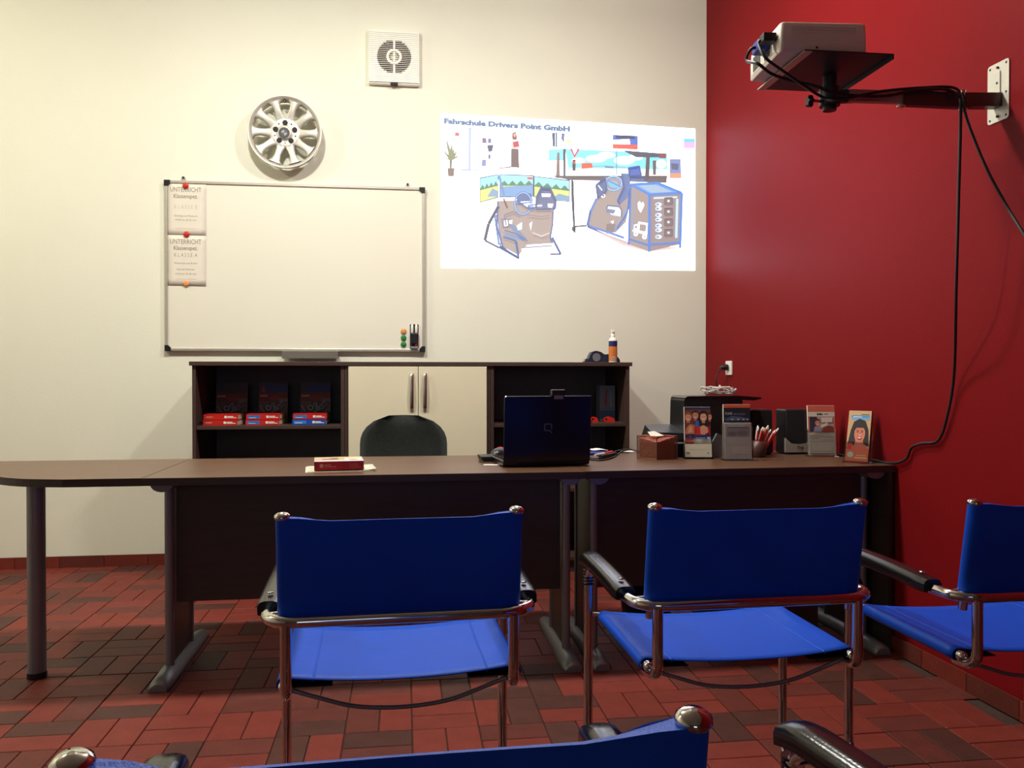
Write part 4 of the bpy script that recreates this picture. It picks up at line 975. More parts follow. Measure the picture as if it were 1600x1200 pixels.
# ================================================================ books
def book(label, loc, rz, w_, d_, h, cover, name='book', group=None, spine=None, rot=None, top=None, cat='book'):
    """lies flat: spine faces -Y. w_ along x, d_ depth, h thickness"""
    t = thing(name, label, cat, loc, rz, group, rot=rot)
    c = 0.0018
    mb = MB(); mb.box2((-w_ / 2, 0, 0), (w_ / 2, d_, c)).box2((-w_ / 2, 0, h - c), (w_ / 2, d_, h)).box2((-w_ / 2, 0, 0), (w_ / 2, c, h))
    cv = mb.build('cover', cover, t)
    MB().box2((-w_ / 2 + 0.003, c, c), (w_ / 2 - 0.003, d_ - 0.003, h - c)).build('pages', M['pages'], t)
    if spine:
        pr = Print((0, -0.0001, h / 2), (1, 0, 0), (0, 0, 1), (0, -1, 0)); spine(pr, w_, h); pr.build('spine_print', M['print'], cv)
    if top:
        pr = Print((0, 0, h), (1, 0, 0), (0, 1, 0), (0, 0, 1)); top(pr, w_, d_); pr.build('cover_print', M['print'], cv)
    return t
M['redbook'] = mat('red_book_cover', rgb(196, 34, 26), 0.4, noise=0.04, nscale=10)
M['bluebook'] = mat('blue_book_cover', rgb(28, 74, 170), 0.4, noise=0.04, nscale=10)
def sp_logo(pr, x, h, wht=(238, 232, 224)):
    pr.rect(x, -h * 0.2, x + h * 0.42, h * 0.22, wht)
    pr.rect(x + h * 0.5, 0.0, x + h * 1.55, h * 0.16, wht); pr.rect(x + h * 0.5, -h * 0.18, x + h * 2.1, -h * 0.06, wht)
def sp_red(pr, w_, h):
    pr.rect(-w_ * 0.43, -h * 0.02, -w_ * 0.23, h * 0.10, (226, 150, 140)); pr.rect(-w_ * 0.43, -h * 0.16, -w_ * 0.27, -h * 0.08, (212, 110, 100)); sp_logo(pr, w_ * 0.10, h)
def sp_redblue(pr, w_, h):
    pr.rect(-w_ * 0.45, -h * 0.30, -w_ * 0.08, h * 0.30, (50, 112, 190)); pr.rect(-w_ * 0.42, -h * 0.2, -w_ * 0.2, -h * 0.1, (190, 210, 236)); sp_logo(pr, w_ * 0.10, h)
def sp_blue(pr, w_, h):
    pr.rect(-w_ * 0.45, -h * 0.26, -w_ * 0.08, h * 0.30, (60, 124, 206)); pr.rect(-w_ * 0.42, -h * 0.18, -w_ * 0.2, -h * 0.05, (210, 224, 240)); sp_logo(pr, w_ * 0.10, h)
STX = []
for si, (px0, px1, names_) in enumerate(((317, 371, (('redbook', sp_red), ('redbook', sp_red))), (383.5, 436, (('redbook', sp_redblue), ('redbook', sp_redblue))), (456.5, 509, (('bluebook', sp_blue), ('redbook', sp_redblue))))):
    a, b = at_z(px0, 668, ZSH), at_z(px1, 668, ZSH)
    yy = DC + 0.035; a, b = at_y(px0, 668, yy), at_y(px1, 668, yy)
    w_ = b.x - a.x; xm = (a.x + b.x) / 2; STX.append((xm, w_))
    pos_ = ('left', 'middle', 'right')[si]
    for k, (mn, f_) in enumerate(names_):
        lab = {(0, 0): 'lower plain red book of the left pile on the open shelf', (0, 1): 'upper plain red book of the left pile on the open shelf',
               (1, 0): 'lower red book with blue spine label, middle pile on the shelf', (1, 1): 'upper red book with blue spine label, middle pile on the shelf',
               (2, 0): 'blue book at the bottom of the right pile on the shelf', (2, 1): 'red book lying on the blue book in the right pile'}[(si, k)]
        book(lab, (xm + (0.003 if k else 0), yy + (0.004 if k else 0), ZSH + 0.0005 + k * 0.0305), R(-1.0 + k * 1.5), w_, 0.235, 0.030, M[mn], group='books piled on the open shelf', spine=f_)
# three covers standing behind the piles
M['gcover'] = mat('dark_brochure', rgb(70, 66, 66), 0.5, noise=0.05)
def cover_print(pr, w_, h, k):
    sky = ((60, 60, 64), (44, 66, 120), (40, 54, 120))[k]
    pr.rect(-w_ / 2, 0, w_ / 2, h, (104, 92, 84))
    pr.rect(-w_ / 2, h * 0.72, w_ / 2, h, (56, 58, 70)); pr.rect(-w_ * 0.28, h * 0.74, w_ / 2, h * 0.93, sky)
    pr.rect(-w_ / 2, h * 0.52, w_ * 0.5, h * 0.74, (112, 44, 38)); pr.disc(w_ * 0.05, h * 0.6, w_ * 0.22, h * 0.07, (136, 56, 48)); pr.rect(w_ * 0.2, h * 0.42, w_ / 2, h * 0.60, (124, 108, 100))
    if k == 1: pr.poly([(-w_ * 0.42, h * 0.76), (-w_ * 0.26, h * 0.76), (-w_ * 0.34, h * 0.92)], (170, 60, 54))
    pr.rect(-w_ * 0.46, h * 0.64, -w_ * 0.2, h * 0.68, (180, 170, 160))
    pr.poly([(-w_ / 2, h * 0.1), (w_ * 0.1, h * 0.1), (w_ * 0.3, h * 0.3), (w_ * 0.5, h * 0.5), (-w_ * 0.1, h * 0.5), (-w_ * 0.3, h * 0.36)], (58, 60, 66))
    for x, y, q in ((-0.16, 0.36, 0.10), (0.0, 0.44, 0.07), (0.08, 0.34, 0.08), (0.2, 0.42, 0.06), (-0.02, 0.22, 0.08), (-0.3, 0.2, 0.05), (0.28, 0.5, 0.05)):
        pr.disc(w_ * x, h * y, w_ * q, h * q * 0.7, (170, 172, 176)); pr.disc(w_ * x, h * y, w_ * q * 0.55, h * q * 0.4, (48, 48, 54))
    pr.line([(-w_ * 0.46, h * 0.42), (-w_ * 0.32, h * 0.26), (-w_ * 0.30, h * 0.04)], w_ * 0.03, (180, 180, 182))
    pr.line([(w_ * 0.02, h * 0.36), (w_ * 0.22, h * 0.32), (w_ * 0.4, h * 0.46)], w_ * 0.03, (150, 150, 154))
for k, (px0, px1, pyt, lab) in enumerate(((337, 386, 598, 'dim dark brochure standing behind the left book pile'), (404, 449, 597, 'standing motorcycle brochure with small red triangle behind the middle book pile'), (469, 516, 597, 'standing motorcycle brochure with blue heading behind the right book pile'))):
    yb = DC + 0.31; a, b = at_y(px0, 650, yb), at_y(px1, pyt, yb)
    w_ = b.x - a.x; h = b.z - ZSH
    t = thing('brochure', lab, 'brochure', ((a.x + b.x) / 2, yb, ZSH + 0.001), group='brochures standing on the open shelf', rot=(R(-8), 0, R(2)))
    MB().box2((-w_ / 2, 0, 0), (w_ / 2, 0.012, h)).build('cover', M['gcover'], t)
    pr = Print((0, -0.0001, 0), (1, 0, 0), (0, 0, 1), (0, -1, 0)); cover_print(pr, w_, h, k); pr.build('cover_print', M['print'], t)

# right shelf: tall leaflet box, two small red items
a, b = at_y(937.5, 657, DC + 0.2), at_y(961, 602.5, DC + 0.2)
M['greybox'] = mat('blue_grey_carton', rgb(118, 134, 158), 0.5, noise=0.05)
t = thing('carton', 'tall blue-grey carton standing on the right-hand shelf', 'box', ((a.x + b.x) / 2, DC + 0.2, ZSH + 0.0005))
MB().box2((-(b.x - a.x) / 2, 0, 0), ((b.x - a.x) / 2, 0.10, b.z - ZSH)).build('box_body', M['greybox'], t, bevel=0.001)
pr = Print((0, -0.0001, 0), (1, 0, 0), (0, 0, 1), (0, -1, 0)); hh_ = b.z - ZSH; ww = b.x - a.x
pr.poly([(-ww * 0.2, hh_ * 0.45), (-ww * 0.05, hh_ * 0.42), (-ww * 0.02, hh_ * 0.9), (-ww * 0.14, hh_ * 0.92)], (150, 78, 84)); pr.rect(-ww / 2, 0, ww / 2, hh_ * 0.3, (70, 98, 150)); pr.rect(-ww / 2, 0, ww / 2, hh_ * 0.06, (160, 170, 180)); pr.line([(ww * 0.22, hh_ * 0.4), (ww * 0.2, hh_ * 0.8)], 0.003, (190, 200, 210)); pr.rect(-ww * 0.4, hh_ * 0.34, ww * 0.4, hh_ * 0.37, (90, 110, 150))
pr.build('carton_print', M['print'], t)
for px, wpx, lab in ((953, 16, 'small rounded red case before the tall carton'), (930, 10, 'small dark red case left of the tall carton, behind the laptop')):
    c_ = at_y(px, 659, DC + 0.10); w_ = wpx * 4.6 / 1288
    mb = MB(); prof = [(-w_ / 2, 0), (w_ / 2, 0), (w_ / 2, 0.012), (w_ * 0.36, 0.024), (0, 0.030), (-w_ * 0.36, 0.024), (-w_ / 2, 0.012)]
    mb.prism([(x, z) for x, z in prof], 0, 0.05, 'XZ')
    t = thing('small_case', lab, 'case', (c_.x, DC + 0.10, ZSH + 0.0005), group='small red cases on the right shelf'); mb.build('case_body', M['redp'], t, bevel=0.005)
    MB().cyl((-w_ * 0.4, 0.001, 0.018), (-w_ * 0.4, -0.003, 0.018), 0.005, 12).build('clasp', M['chrome'], t)

# on the sideboard top: tape dispenser and spray bottle
p = at_y(936, 560, DC + 0.12)
td = thing('tape_dispenser', 'blue-black desk tape dispenser on the sideboard beside the spray bottle', 'tape dispenser', (p.x, DC + 0.13, ZT), rz=R(3))
k_ = 4.65 / 1288
side = [(-25, 0), (34, 0), (33, 5), (27, 12), (16, 14), (8, 13), (2, 17), (-6, 19), (-13, 17), (-16, 12), (-19, 5), (-25, 1.5)]
MB().prism([(x * k_, z * k_) for x, z in side], -0.028, 0.028, 'XZ').build('body', M['navy'], td, bevel=0.006, seg=3)
MB().cyl((-6 * k_, -0.031, 8.5 * k_), (-6 * k_, 0.031, 8.5 * k_), 0.024, 24).build('tape_roll', M['greymetal'], td)
MB().box2((-24 * k_, -0.02, 0.012), (-19 * k_, 0.02, 0.022)).build('cutter', M['chrome'], td)
p = at_y(957, 562, DC + 0.07)
sb = thing('spray_bottle', 'white spray bottle with orange and navy label on the sideboard', 'bottle', (p.x, DC + 0.06, ZT))
rB = 6.8 * 4.6 / 1288
MB().lathe([(0, 0), (rB * 0.96, 0), (rB, 0.004), (rB, 0.125), (rB * 0.92, 0.134), (rB * 0.6, 0.142), (rB * 0.45, 0.146), (0, 0.146)], n=28).build('bottle_body', M['white'], sb)
def band(z0, z1, col, nm, a0=0, a1=360):
    mb = MB(); n = 28
    pts = [(rB + 0.0004) for _ in range(2)]
    mb.rings([[Vector(((rB + 0.0004) * math.cos(2 * math.pi * k / n), (rB + 0.0004) * math.sin(2 * math.pi * k / n), z)) for k in range(n)] for z in (z0, z1)], caps=False)
    return mb.build(nm, col, sb)
M['navyp'] = mat('navy_label', rgb(32, 36, 96), 0.5, noise=0.03); M['orangel'] = mat('orange_label', rgb(206, 116, 50), 0.5, noise=0.05)
band(0.092, 0.124, M['navyp'], 'label'); band(0.008, 0.092, M['orangel'], 'label')
pr = Print((0, -rB - 0.001, 0), (1, 0, 0), (0, 0, 1), (0, -1, 0))
pr.rect(-0.014, 0.012, 0.010, 0.034, (226, 214, 200))
for i in range(6): pr.rect(-0.012 + i * 0.0036, 0.014, -0.0102 + i * 0.0036, 0.032, (60, 50, 50))
for i in range(5): pr.rect(-0.014, 0.044 + i * 0.009, 0.012, 0.046 + i * 0.009, (226, 160, 100))
pr.build('label_print', M['print'], sb)
mb = MB().lathe([(0, 0.144), (0.012, 0.144), (0.012, 0.160), (0.0095, 0.163), (0.0085, 0.178), (0, 0.178)], n=20)
mb.box2((-0.009, -0.014, 0.172), (0.009, 0.012, 0.190)); mb.box2((0.004, -0.004, 0.156), (0.009, 0.004, 0.175))
mb.build('spray_head', M['white'], sb, bevel=0.002)

# cable bundle on the lowest shelf of the right unit
q = at_z(909, 853, 0.09)
cbn = MB(); pts = []
for k in range(70):
    a = k * 0.55; pts.append((0.10 * math.cos(a) + rt.uniform(-0.012, 0.012), 0.05 * math.sin(a) + rt.uniform(-0.012, 0.012), 0.006 + k * 0.0012 + rt.uniform(0, 0.004)))
o = cbn.tube(smooth_path(pts, 3), 0.0045, 6).build('cable_bundle', M['whitecable']); o.location = (CX + 2 * UW + 0.25, DC + 0.10, 0.0885)
tag(o, 'grey bundle of cable low in the right shelf unit, seen between the desk legs', 'cable')

# ================================================================ on the desk
# test-paper sheets and the red book
a, b = at_z(477, 739, ZD), at_z(585, 736, ZD)
bp0 = at_z(491, 736.5, ZD + 0.004); bp1 = at_z(568.5, 734.5, ZD + 0.004)
bw = (bp1 - bp0).length; brz = math.atan2((bp1 - bp0).y, (bp1 - bp0).x)
M['greenpaper'] = mat('printed_paper', rgb(206, 206, 186), 0.7, noise=0.10, nscale=35)
sw = (b - a).length
o = thing('paper_sheets', 'few green-white printed sheets under the red book on the desk', 'paper', ((a.x + b.x) / 2, (a.y + b.y) / 2, ZD), rz=brz + R(0.5))
for k in range(3):
    mb = MB(); rows = []
    for j in range(7):
        rows.append([Vector((-sw / 2 + sw * i / 8 + 0.004 * k, 0.002 * k + 0.205 * j / 6, 0.0006 + 0.0010 * k + (0.006 * max(0, (i - 6) / 2) ** 2 * (1 if j < 3 else 0.3) if k == 2 else 0))) for i in range(9)])
    mb.sheet(rows).build('sheet', M['greenpaper'] if k == 2 else M['paper'], o, solid=0.0005)
def sp_vogel(pr, w_, h):
    pr.rect(-w_ * 0.43, -h * 0.46, -w_ * 0.02, h * 0.46, (214, 36, 26)); pr.rect(-w_ * 0.39, -h * 0.18, -w_ * 0.32, h * 0.22, (240, 196, 150))
    pr.rect(-w_ * 0.30, h * 0.04, -w_ * 0.16, h * 0.16, (236, 150, 130)); pr.rect(-w_ * 0.30, -h * 0.14, -w_ * 0.06, -h * 0.04, (236, 140, 120))
    pr.text('VOGEL', w_ * 0.30, h * 0.10, h * 0.42, (236, 130, 110), width=w_ * 0.19); pr.rect(w_ * 0.21, -h * 0.20, w_ * 0.44, -h * 0.13, (226, 120, 96))
def top_vogel(pr, w_, d_):
    pr.rect(-w_ / 2, 0, w_ / 2, d_, (196, 168, 140)); pr.rect(-w_ / 2, 0, w_ / 2, d_ * 0.16, (206, 206, 226)); pr.rect(w_ * 0.12, d_ * 0.2, w_ * 0.48, d_ * 0.8, (232, 206, 196))
    pr.disc(w_ * 0.3, d_ * 0.35, w_ * 0.10, d_ * 0.12, (222, 130, 120)); pr.rect(-w_ * 0.34, d_ * 0.4, w_ * 0.0, d_ * 0.55, (120, 72, 60)); pr.rect(-w_ * 0.1, d_ * 0.75, w_ * 0.4, d_ * 0.95, (200, 190, 120)); pr.disc(-w_ * 0.1, d_ * 0.65, w_ * 0.08, d_ * 0.06, (190, 110, 84))
c_ = (bp0 + bp1) / 2
book('thick red textbook lying on printed sheets on the desk', (c_.x, c_.y, ZD + 0.0065), brz, bw, 0.17, 0.033, M['redbook'], spine=sp_vogel, top=top_vogel)

# laptop
l0, l1 = at_z(786, 726, ZD + 0.012), at_z(922, 722.5, ZD + 0.012)
lw = (l1 - l0).length; lrz = math.atan2((l1 - l0).y, (l1 - l0).x); lc = (l0 + l1) / 2
lp = thing('laptop', 'open dark laptop seen from behind its lid on the desk', 'laptop', (lc.x, lc.y, ZD), rz=lrz)
MB().box2((-lw / 2, 0.004, 0.004), (lw / 2, 0.245, 0.026)).build('base', M['blackgloss'], lp, bevel=0.006, seg=3)
mb = MB()
for sx in (-1, 1): 
    for yy in (0.02, 0.23): mb.cyl((sx * (lw / 2 - 0.03), yy, 0.0), (sx * (lw / 2 - 0.03), yy, 0.005), 0.008, 12)
mb.build('rubber_feet', M['blackplastic'], lp)
lt = at_z(857, 621, 1.0)
lidh = 0.262
lid = MB().box2((-lw / 2 + 0.001, -0.008, 0.0), (lw / 2 - 0.001, 0.0, lidh)).build('lid', M['blackgloss'], lp, bevel=0.003, seg=3)
lid.location = (0, 0.004, 0.020); lid.rotation_euler = (R(4), 0, 0)
sc_ = MB().box2((-lw / 2 + 0.015, 0.0, 0.018), (lw / 2 - 0.015, 0.0008, lidh - 0.015)).build('display', M['screen2'] if 'screen2' in M else M['blackgloss'], lid)
pr = Print((0.002, -0.0082, 0.135), (1, 0, 0), (0, 0, 1), (0, -1, 0))
pr.line([(0.012, -0.004), (0.012, 0.014), (0.010, 0.016), (-0.014, 0.016), (-0.016, 0.014), (-0.016, -0.008), (-0.014, -0.010), (0.006, -0.010), (0.014, -0.020)], 0.0045, (92, 96, 112)); pr.build('lid_emblem', M['print'], lid)
MB().cyl((-lw / 2 + 0.004, -0.006, lidh - 0.005), (-lw / 2 + 0.010, -0.006, lidh - 0.001), 0.004, 10).build('corner_catch', M['chrome'], lid)
MB().cyl((-0.12, 0.004, 0.02), (0.12, 0.004, 0.02), 0.008, 12).build('hinge', M['blackplastic'], lp)
kb_ = MB()
for r_ in range(5):
    for c in range(14): kb_.box2((-0.15 + c * 0.0215, 0.08 + r_ * 0.024 - 0.05, 0.026), (-0.15 + c * 0.0215 + 0.018, 0.08 + r_ * 0.024 - 0.03, 0.0278))
k0 = kb_.build('keyboard', M['blackplastic'], lp); k0['kind'] = 'stuff'
# webcam on the lid
wcx = (873 - 800) / 1288 * 3.25
wp = lp.location; 
wcm = thing('webcam', 'small grey webcam clipped on top of the laptop lid', 'webcam', (lc.x + 0.042 * math.cos(lrz), lc.y + 0.042 * math.sin(lrz) - 0.016, ZD + 0.020 + lidh * math.cos(R(4)) - 0.003), rz=lrz)
MB().box2((-0.028, -0.010, 0.003), (0.028, 0.014, 0.028)).build('housing', M['tray'], wcm, bevel=0.004, seg=3)
MB().cyl((0.0, -0.0085, 0.018), (0.0, -0.0105, 0.018), 0.0035, 12).build('screw', M['dark'], wcm)
MB().box2((-0.018, -0.014, -0.010), (0.018, -0.011, 0.004)).build('clip', M['greymetal'], wcm)
# small notebook device, mouse and paper at left of the laptop
q = at_z(752, 722, ZD + 0.003)
t = thing('card_reader', 'flat black device lying left of the laptop on the desk', 'device', (q.x, q.y + 0.03, ZD), rz=R(4))
MB().box2((0.006, -0.02, 0.003), (0.082, 0.10, 0.013)).build('body', M['blackplastic'], t, bevel=0.003)
MB().box2((0, -0.025, 0.013), (0.080, 0.085, 0.025)).build('upper_tray', M['blackplastic'], t, bevel=0.003)
MB().box2((0.010, -0.022, 0.0002), (0.080, 0.095, 0.0030)).build('base_plate', M['alu'], t)
q = at_z(774, 711.5, ZD + 0.003)
mo = thing('computer_mouse', 'rounded black and red mouse behind the left edge of the laptop', 'mouse', (q.x + 0.02, q.y + 0.03, ZD), rz=R(60))
def dome(mb, lx, ly, lz, z0=0.0, n=20, m_=7):
    rows = [[Vector((lx * math.cos(b) * math.cos(a), ly * math.cos(b) * math.sin(a), z0 + lz * math.sin(b))) for a in [2 * math.pi * k / n for k in range(n)]] for b in [math.pi / 2 * j / m_ * 0.98 for j in range(m_ + 1)]]
    return mb.rings(rows)
dome(MB(), 0.060, 0.036, 0.036).build('shell', M['blackplastic'], mo)
dome(MB(), 0.036, 0.033, 0.0375).build('red_panel', M['redp'], mo).location = (0.012, 0.0, 0.0)
q = at_z(758, 727, ZD)
o = MB().box2((-0.05, -0.012, 0), (0.05, 0.02, 0.0008)).build('paper_slip', M['paper']); o.location = (q.x + 0.045, q.y + 0.004, ZD + 0.0001); o.rotation_euler = (0, 0, R(-6)); tag(o, 'small white paper slip at the left foot of the laptop', 'paper')

# right of the laptop: papers, blue folder, cables
q0, q1_ = at_z(925, 712, ZD), at_z(952, 706, ZD)
o = MB().box2((-0.06, -0.03, 0), (0.09, 0.05, 0.010)).build('blue_folder', M['vga'], bevel=0.001); o.location = (q0.x + 0.0, q0.y + 0.05, ZD + 0.0001); o.rotation_euler = (0, 0, R(8)); tag(o, 'flat blue folder just behind the right edge of the laptop', 'folder')
o = thing('paper_roll', 'crumpled cream paper on the blue folder behind the laptop', 'paper', (q0.x + 0.02, q0.y + 0.10, ZD + 0.0102), rz=R(-8))
mb = MB(); rows = [[Vector((-0.07 + 0.15 * i / 8, 0.07 * j / 5, 0.012 + 0.010 * math.sin(i * 1.1 + j * 0.5) * (1 - i / 9) + 0.004 * math.cos(j * 2.0) - 0.012 * (i / 8))) for i in range(9)] for j in range(6)]
mb.sheet(rows).build('sheet', M['paper'], o, solid=0.001)
def cable(name, lab, pts, r, m_=None, plugs=()):
    t = thing(name, lab, 'cable', (0, 0, 0))
    MB().tube(smooth_path(pts, 6), r, 8).build('cord', m_ or M['cable'], t)
    for (a_, b_, rr, mm) in plugs: MB().cyl(a_, b_, rr, 12).build('plug', M[mm], t)
    return t
zz = ZD + 0.0042
def dz_(px, py, z=zz): return at_z(px, py, z)
cable('laptop_cable', 'black cable with red plug snaking on the desk right of the laptop', [dz_(918, 715), dz_(935, 716.5), dz_(952, 713), dz_(960, 706), dz_(972, 703, zz + 0.006), dz_(985, 702), dz_(1000, 705), dz_(1015, 700)], 0.0036, plugs=((dz_(946, 709, zz + 0.012), dz_(956, 706.5, zz + 0.012), 0.008, 'redp'), (dz_(930, 711.5, zz + 0.012), dz_(944, 709, zz + 0.012), 0.0065, 'whitecable')))
cable('video_lead', 'dark blue-black lead looping from the laptop toward the sideboard', [dz_(922, 718), dz_(940, 719), dz_(958, 714.5), dz_(966, 709), dz_(975, 704, zz + 0.012), dz_(988, 703, zz + 0.004), dz_(1002, 709)], 0.0036, plugs=((dz_(938, 714, zz + 0.006), dz_(962, 709, zz + 0.006), 0.0085, 'blackplastic'),))
q = at_z(995, 706, ZD)
for k, (dx, rz_, lab) in enumerate(((0, -12, 'white paper sheet on the desk behind the wire basket'),)):
    o = MB().box2((-0.10, -0.04, 0), (0.10, 0.05, 0.0008)).build('paper_sheet', M['paper']); o.location = (q.x + 0.03, q.y + 0.02, ZD + 0.0001); o.rotation_euler = (0, 0, R(rz_)); tag(o, lab, 'paper')

# ---------------------------------------------------------------- wire basket with note cards
q = at_z(1026, 719, ZD)
bk = thing('wire_basket', 'small square brown wire-mesh note box with cards in it', 'note box', (q.x, q.y, ZD), rz=R(12))
s_ = 0.104; hB = 0.100
u1 = Vector((math.cos(R(10)), math.sin(R(10)), 0)); 
# local: near corner at the origin, right face along +x, left face along -x+y
ax = Vector((math.cos(R(0)), 0, 0)); 
def bkp(a, b, z): return Vector((a * math.cos(R(4)) - b * math.sin(R(24)), a * math.sin(R(4)) + b * math.cos(R(24)), z))
S4 = [(0, 0), (s_, 0), (s_, s_), (0, s_)]
for i in range(4):
    a, b = S4[i], S4[(i + 1) % 4]
    mb = MB(); n = 17
    for k in range(1, n):
        t_ = k / n; x, y = a[0] + (b[0] - a[0]) * t_, a[1] + (b[1] - a[1]) * t_
        mb.cyl(bkp(x, y, 0.002), bkp(x, y, hB), 0.0011, 4)
        z = hB * t_; mb.cyl(bkp(a[0], a[1], z), bkp(b[0], b[1], z), 0.0011, 4)
    o = mb.build('mesh_side', M['mesh'], bk); o['kind'] = 'stuff'
for z in (0.002, hB): MB().tube([bkp(x, y, z) for x, y in S4] + [bkp(0, 0, z)], 0.0024, 8).build('rim_wire', M['mesh'], bk)
mb = MB()
for x, y in S4: mb.cyl(bkp(x, y, 0), bkp(x, y, hB), 0.0024, 8)
mb.build('corner_wires', M['mesh'], bk)
mb = MB(); mb.rings([[bkp(x, y, z) for x, y in S4] for z in (0.0005, 0.0018)], smooth=False); mb.build('base', M['mesh'], bk)
M['salmon'] = mat('salmon_paper', rgb(206, 112, 88), 0.7, noise=0.04)
t = thing('note_cards', 'salmon and white note cards standing in the wire basket', 'paper', (q.x, q.y, ZD + 0.002), rz=R(12))
in4 = lambda e: [(e, e), (s_ - e, e), (s_ - e, s_ - e), (e, s_ - e)]
mb = MB(); P4 = [bkp(x, y, 0) for x, y in in4(0.006)]
mb.add([P4[0], P4[1], P4[2], P4[3], P4[0] + Vector((0, 0, 0.072)), P4[1] + Vector((0, 0, 0.095)), P4[2] + Vector((0, 0, 0.095)), P4[3] + Vector((0, 0, 0.088))], [(0, 3, 2, 1), (4, 5, 6, 7), (0, 1, 5, 4), (1, 2, 6, 5), (2, 3, 7, 6), (3, 0, 4, 7)])
mb.build('card_block', M['salmon'], t)
mb = MB(); mb.add([bkp(0.02, 0.05, 0.094), bkp(0.085, 0.05, 0.098), bkp(0.07, 0.085, 0.116), bkp(0.035, 0.085, 0.114)], [(0, 1, 2, 3)]); mb.build('white_card', M['paper'], t, solid=0.001)

# ---------------------------------------------------------------- brochure holders
def holder(px0, px1, pyb, h, lab, rz=0.0, lean=8, pocket=0.5, depth=0.035, ab=None):
    a, b = ab or (at_z(px0, pyb, ZD), at_z(px1, pyb, ZD))
    w_ = (b - a).length; c_ = (a + b) / 2
    base = math.atan2((b - a).y, (b - a).x)
    t = thing('brochure_holder', lab, 'brochure holder', (c_.x, c_.y, ZD + 0.0005), rz=base + rz, group='clear acrylic leaflet holders')
    th = 0.0022; ca, sa = math.cos(R(lean)), math.sin(R(lean))
    def L(x, y, z): return Vector((x, y + 0.018 + z * sa, z * ca))
    def sl_(x0, y0, z0, x1, y1, z1):
        mb = MB(); vs = [L(x, y, z) for x in (x0, x1) for y in (y0, y1) for z in (z0, z1)]
        return mb.add(vs, [(0, 1, 3, 2), (4, 6, 7, 5), (0, 4, 5, 1), (2, 3, 7, 6), (0, 2, 6, 4), (1, 5, 7, 3)])
    sl_(-w_ / 2, depth - th, 0.004, w_ / 2, depth, h * 0.96).build('back_plate', M['acrylic'], t)
    sl_(-w_ / 2, 0, 0.004, w_ / 2, th, h * pocket).build('front_pocket', M['acrylic'], t)
    for s in (-1, 1): sl_(s * w_ / 2 - (th if s > 0 else 0), 0, 0.004, s * w_ / 2 + (th if s < 0 else 0), depth, h * pocket).build('side_wall', M['acrylic'], t)
    MB().box2((-w_ / 2, 0.004, 0), (w_ / 2, depth + 0.045, 0.004)).build('foot_plate', M['acrylic'], t)
    return t, w_, L, lean
def leaflets(t, w_, L, lean, h, label, y=0.009, th=0.012, draw=None, edge='paper', w2=None):
    lf = thing('leaflets', label, 'leaflet', t.location, rz=t.rotation_euler.z, group='leaflet stacks in the holders')
    ww = w2 or (w_ - 0.010)
    ca, sa = math.cos(R(lean)), math.sin(R(lean))
    vs = [L(x, yy, z) for x in (-ww / 2, ww / 2) for yy in (y, y + th) for z in (0.006, h)]
    MB().add(vs, [(0, 1, 3, 2), (4, 6, 7, 5), (0, 4, 5, 1), (2, 3, 7, 6), (0, 2, 6, 4), (1, 5, 7, 3)]).build('paper_stack', M[edge], lf)
    o0 = L(-ww / 2, y - 0.0002, 0.006); vdir = Vector((0, sa, ca)); ndir = Vector((0, -ca, sa))
    pr = Print(o0, (ww, 0, 0), vdir * (h - 0.006), ndir); draw(pr); pr.build('front_print', M['print'], lf)
    return lf
def face(pr, x, y, rx, ry, skin, hair, smile=True, long_=False):
    if long_: pr.poly([(x - rx * 1.35, y - ry * 2.2), (x - rx * 1.45, y + ry * 0.4), (x - rx * 0.9, y + ry * 1.35), (x, y + ry * 1.6), (x + rx * 0.9, y + ry * 1.35), (x + rx * 1.45, y + ry * 0.4), (x + rx * 1.35, y - ry * 2.2)], hair)
    else: pr.disc(x, y + ry * 0.25, rx * 1.2, ry * 1.25, hair)
    pr.poly([(x - rx * 0.4, y - ry * 0.6), (x + rx * 0.4, y - ry * 0.6), (x + rx * 0.5, y - ry * 1.5), (x - rx * 0.5, y - ry * 1.5)], tuple(int(c * 0.85) for c in skin))
    pr.poly([(x + rx * math.cos(R(a)), y + ry * math.sin(R(a)) * (1.12 if a > 180 else 0.95)) for a in range(0, 360, 24)], skin)
    pr.poly([(x - rx, y + ry * 0.45), (x - rx * 0.5, y + ry * 0.85), (x + rx * 0.5, y + ry * 0.85), (x + rx, y + ry * 0.45), (x + rx * 0.8, y + ry * 1.15), (x, y + ry * 1.3), (x - rx * 0.8, y + ry * 1.15)], hair)
    for s in (-1, 1): pr.disc(x + s * rx * 0.42, y + ry * 0.12, rx * 0.13, ry * 0.07, (50, 34, 30), 8)
    pr.line([(x, y + ry * 0.1), (x + rx * 0.06, y - ry * 0.22)], rx * 0.1, tuple(int(c * 0.8) for c in skin))
    pr.poly([(x - rx * 0.42, y - ry * 0.42), (x + rx * 0.42, y - ry * 0.42), (x + rx * 0.22, y - ry * 0.66), (x - rx * 0.22, y - ry * 0.66)], (244, 232, 224) if smile else (160, 50, 44))
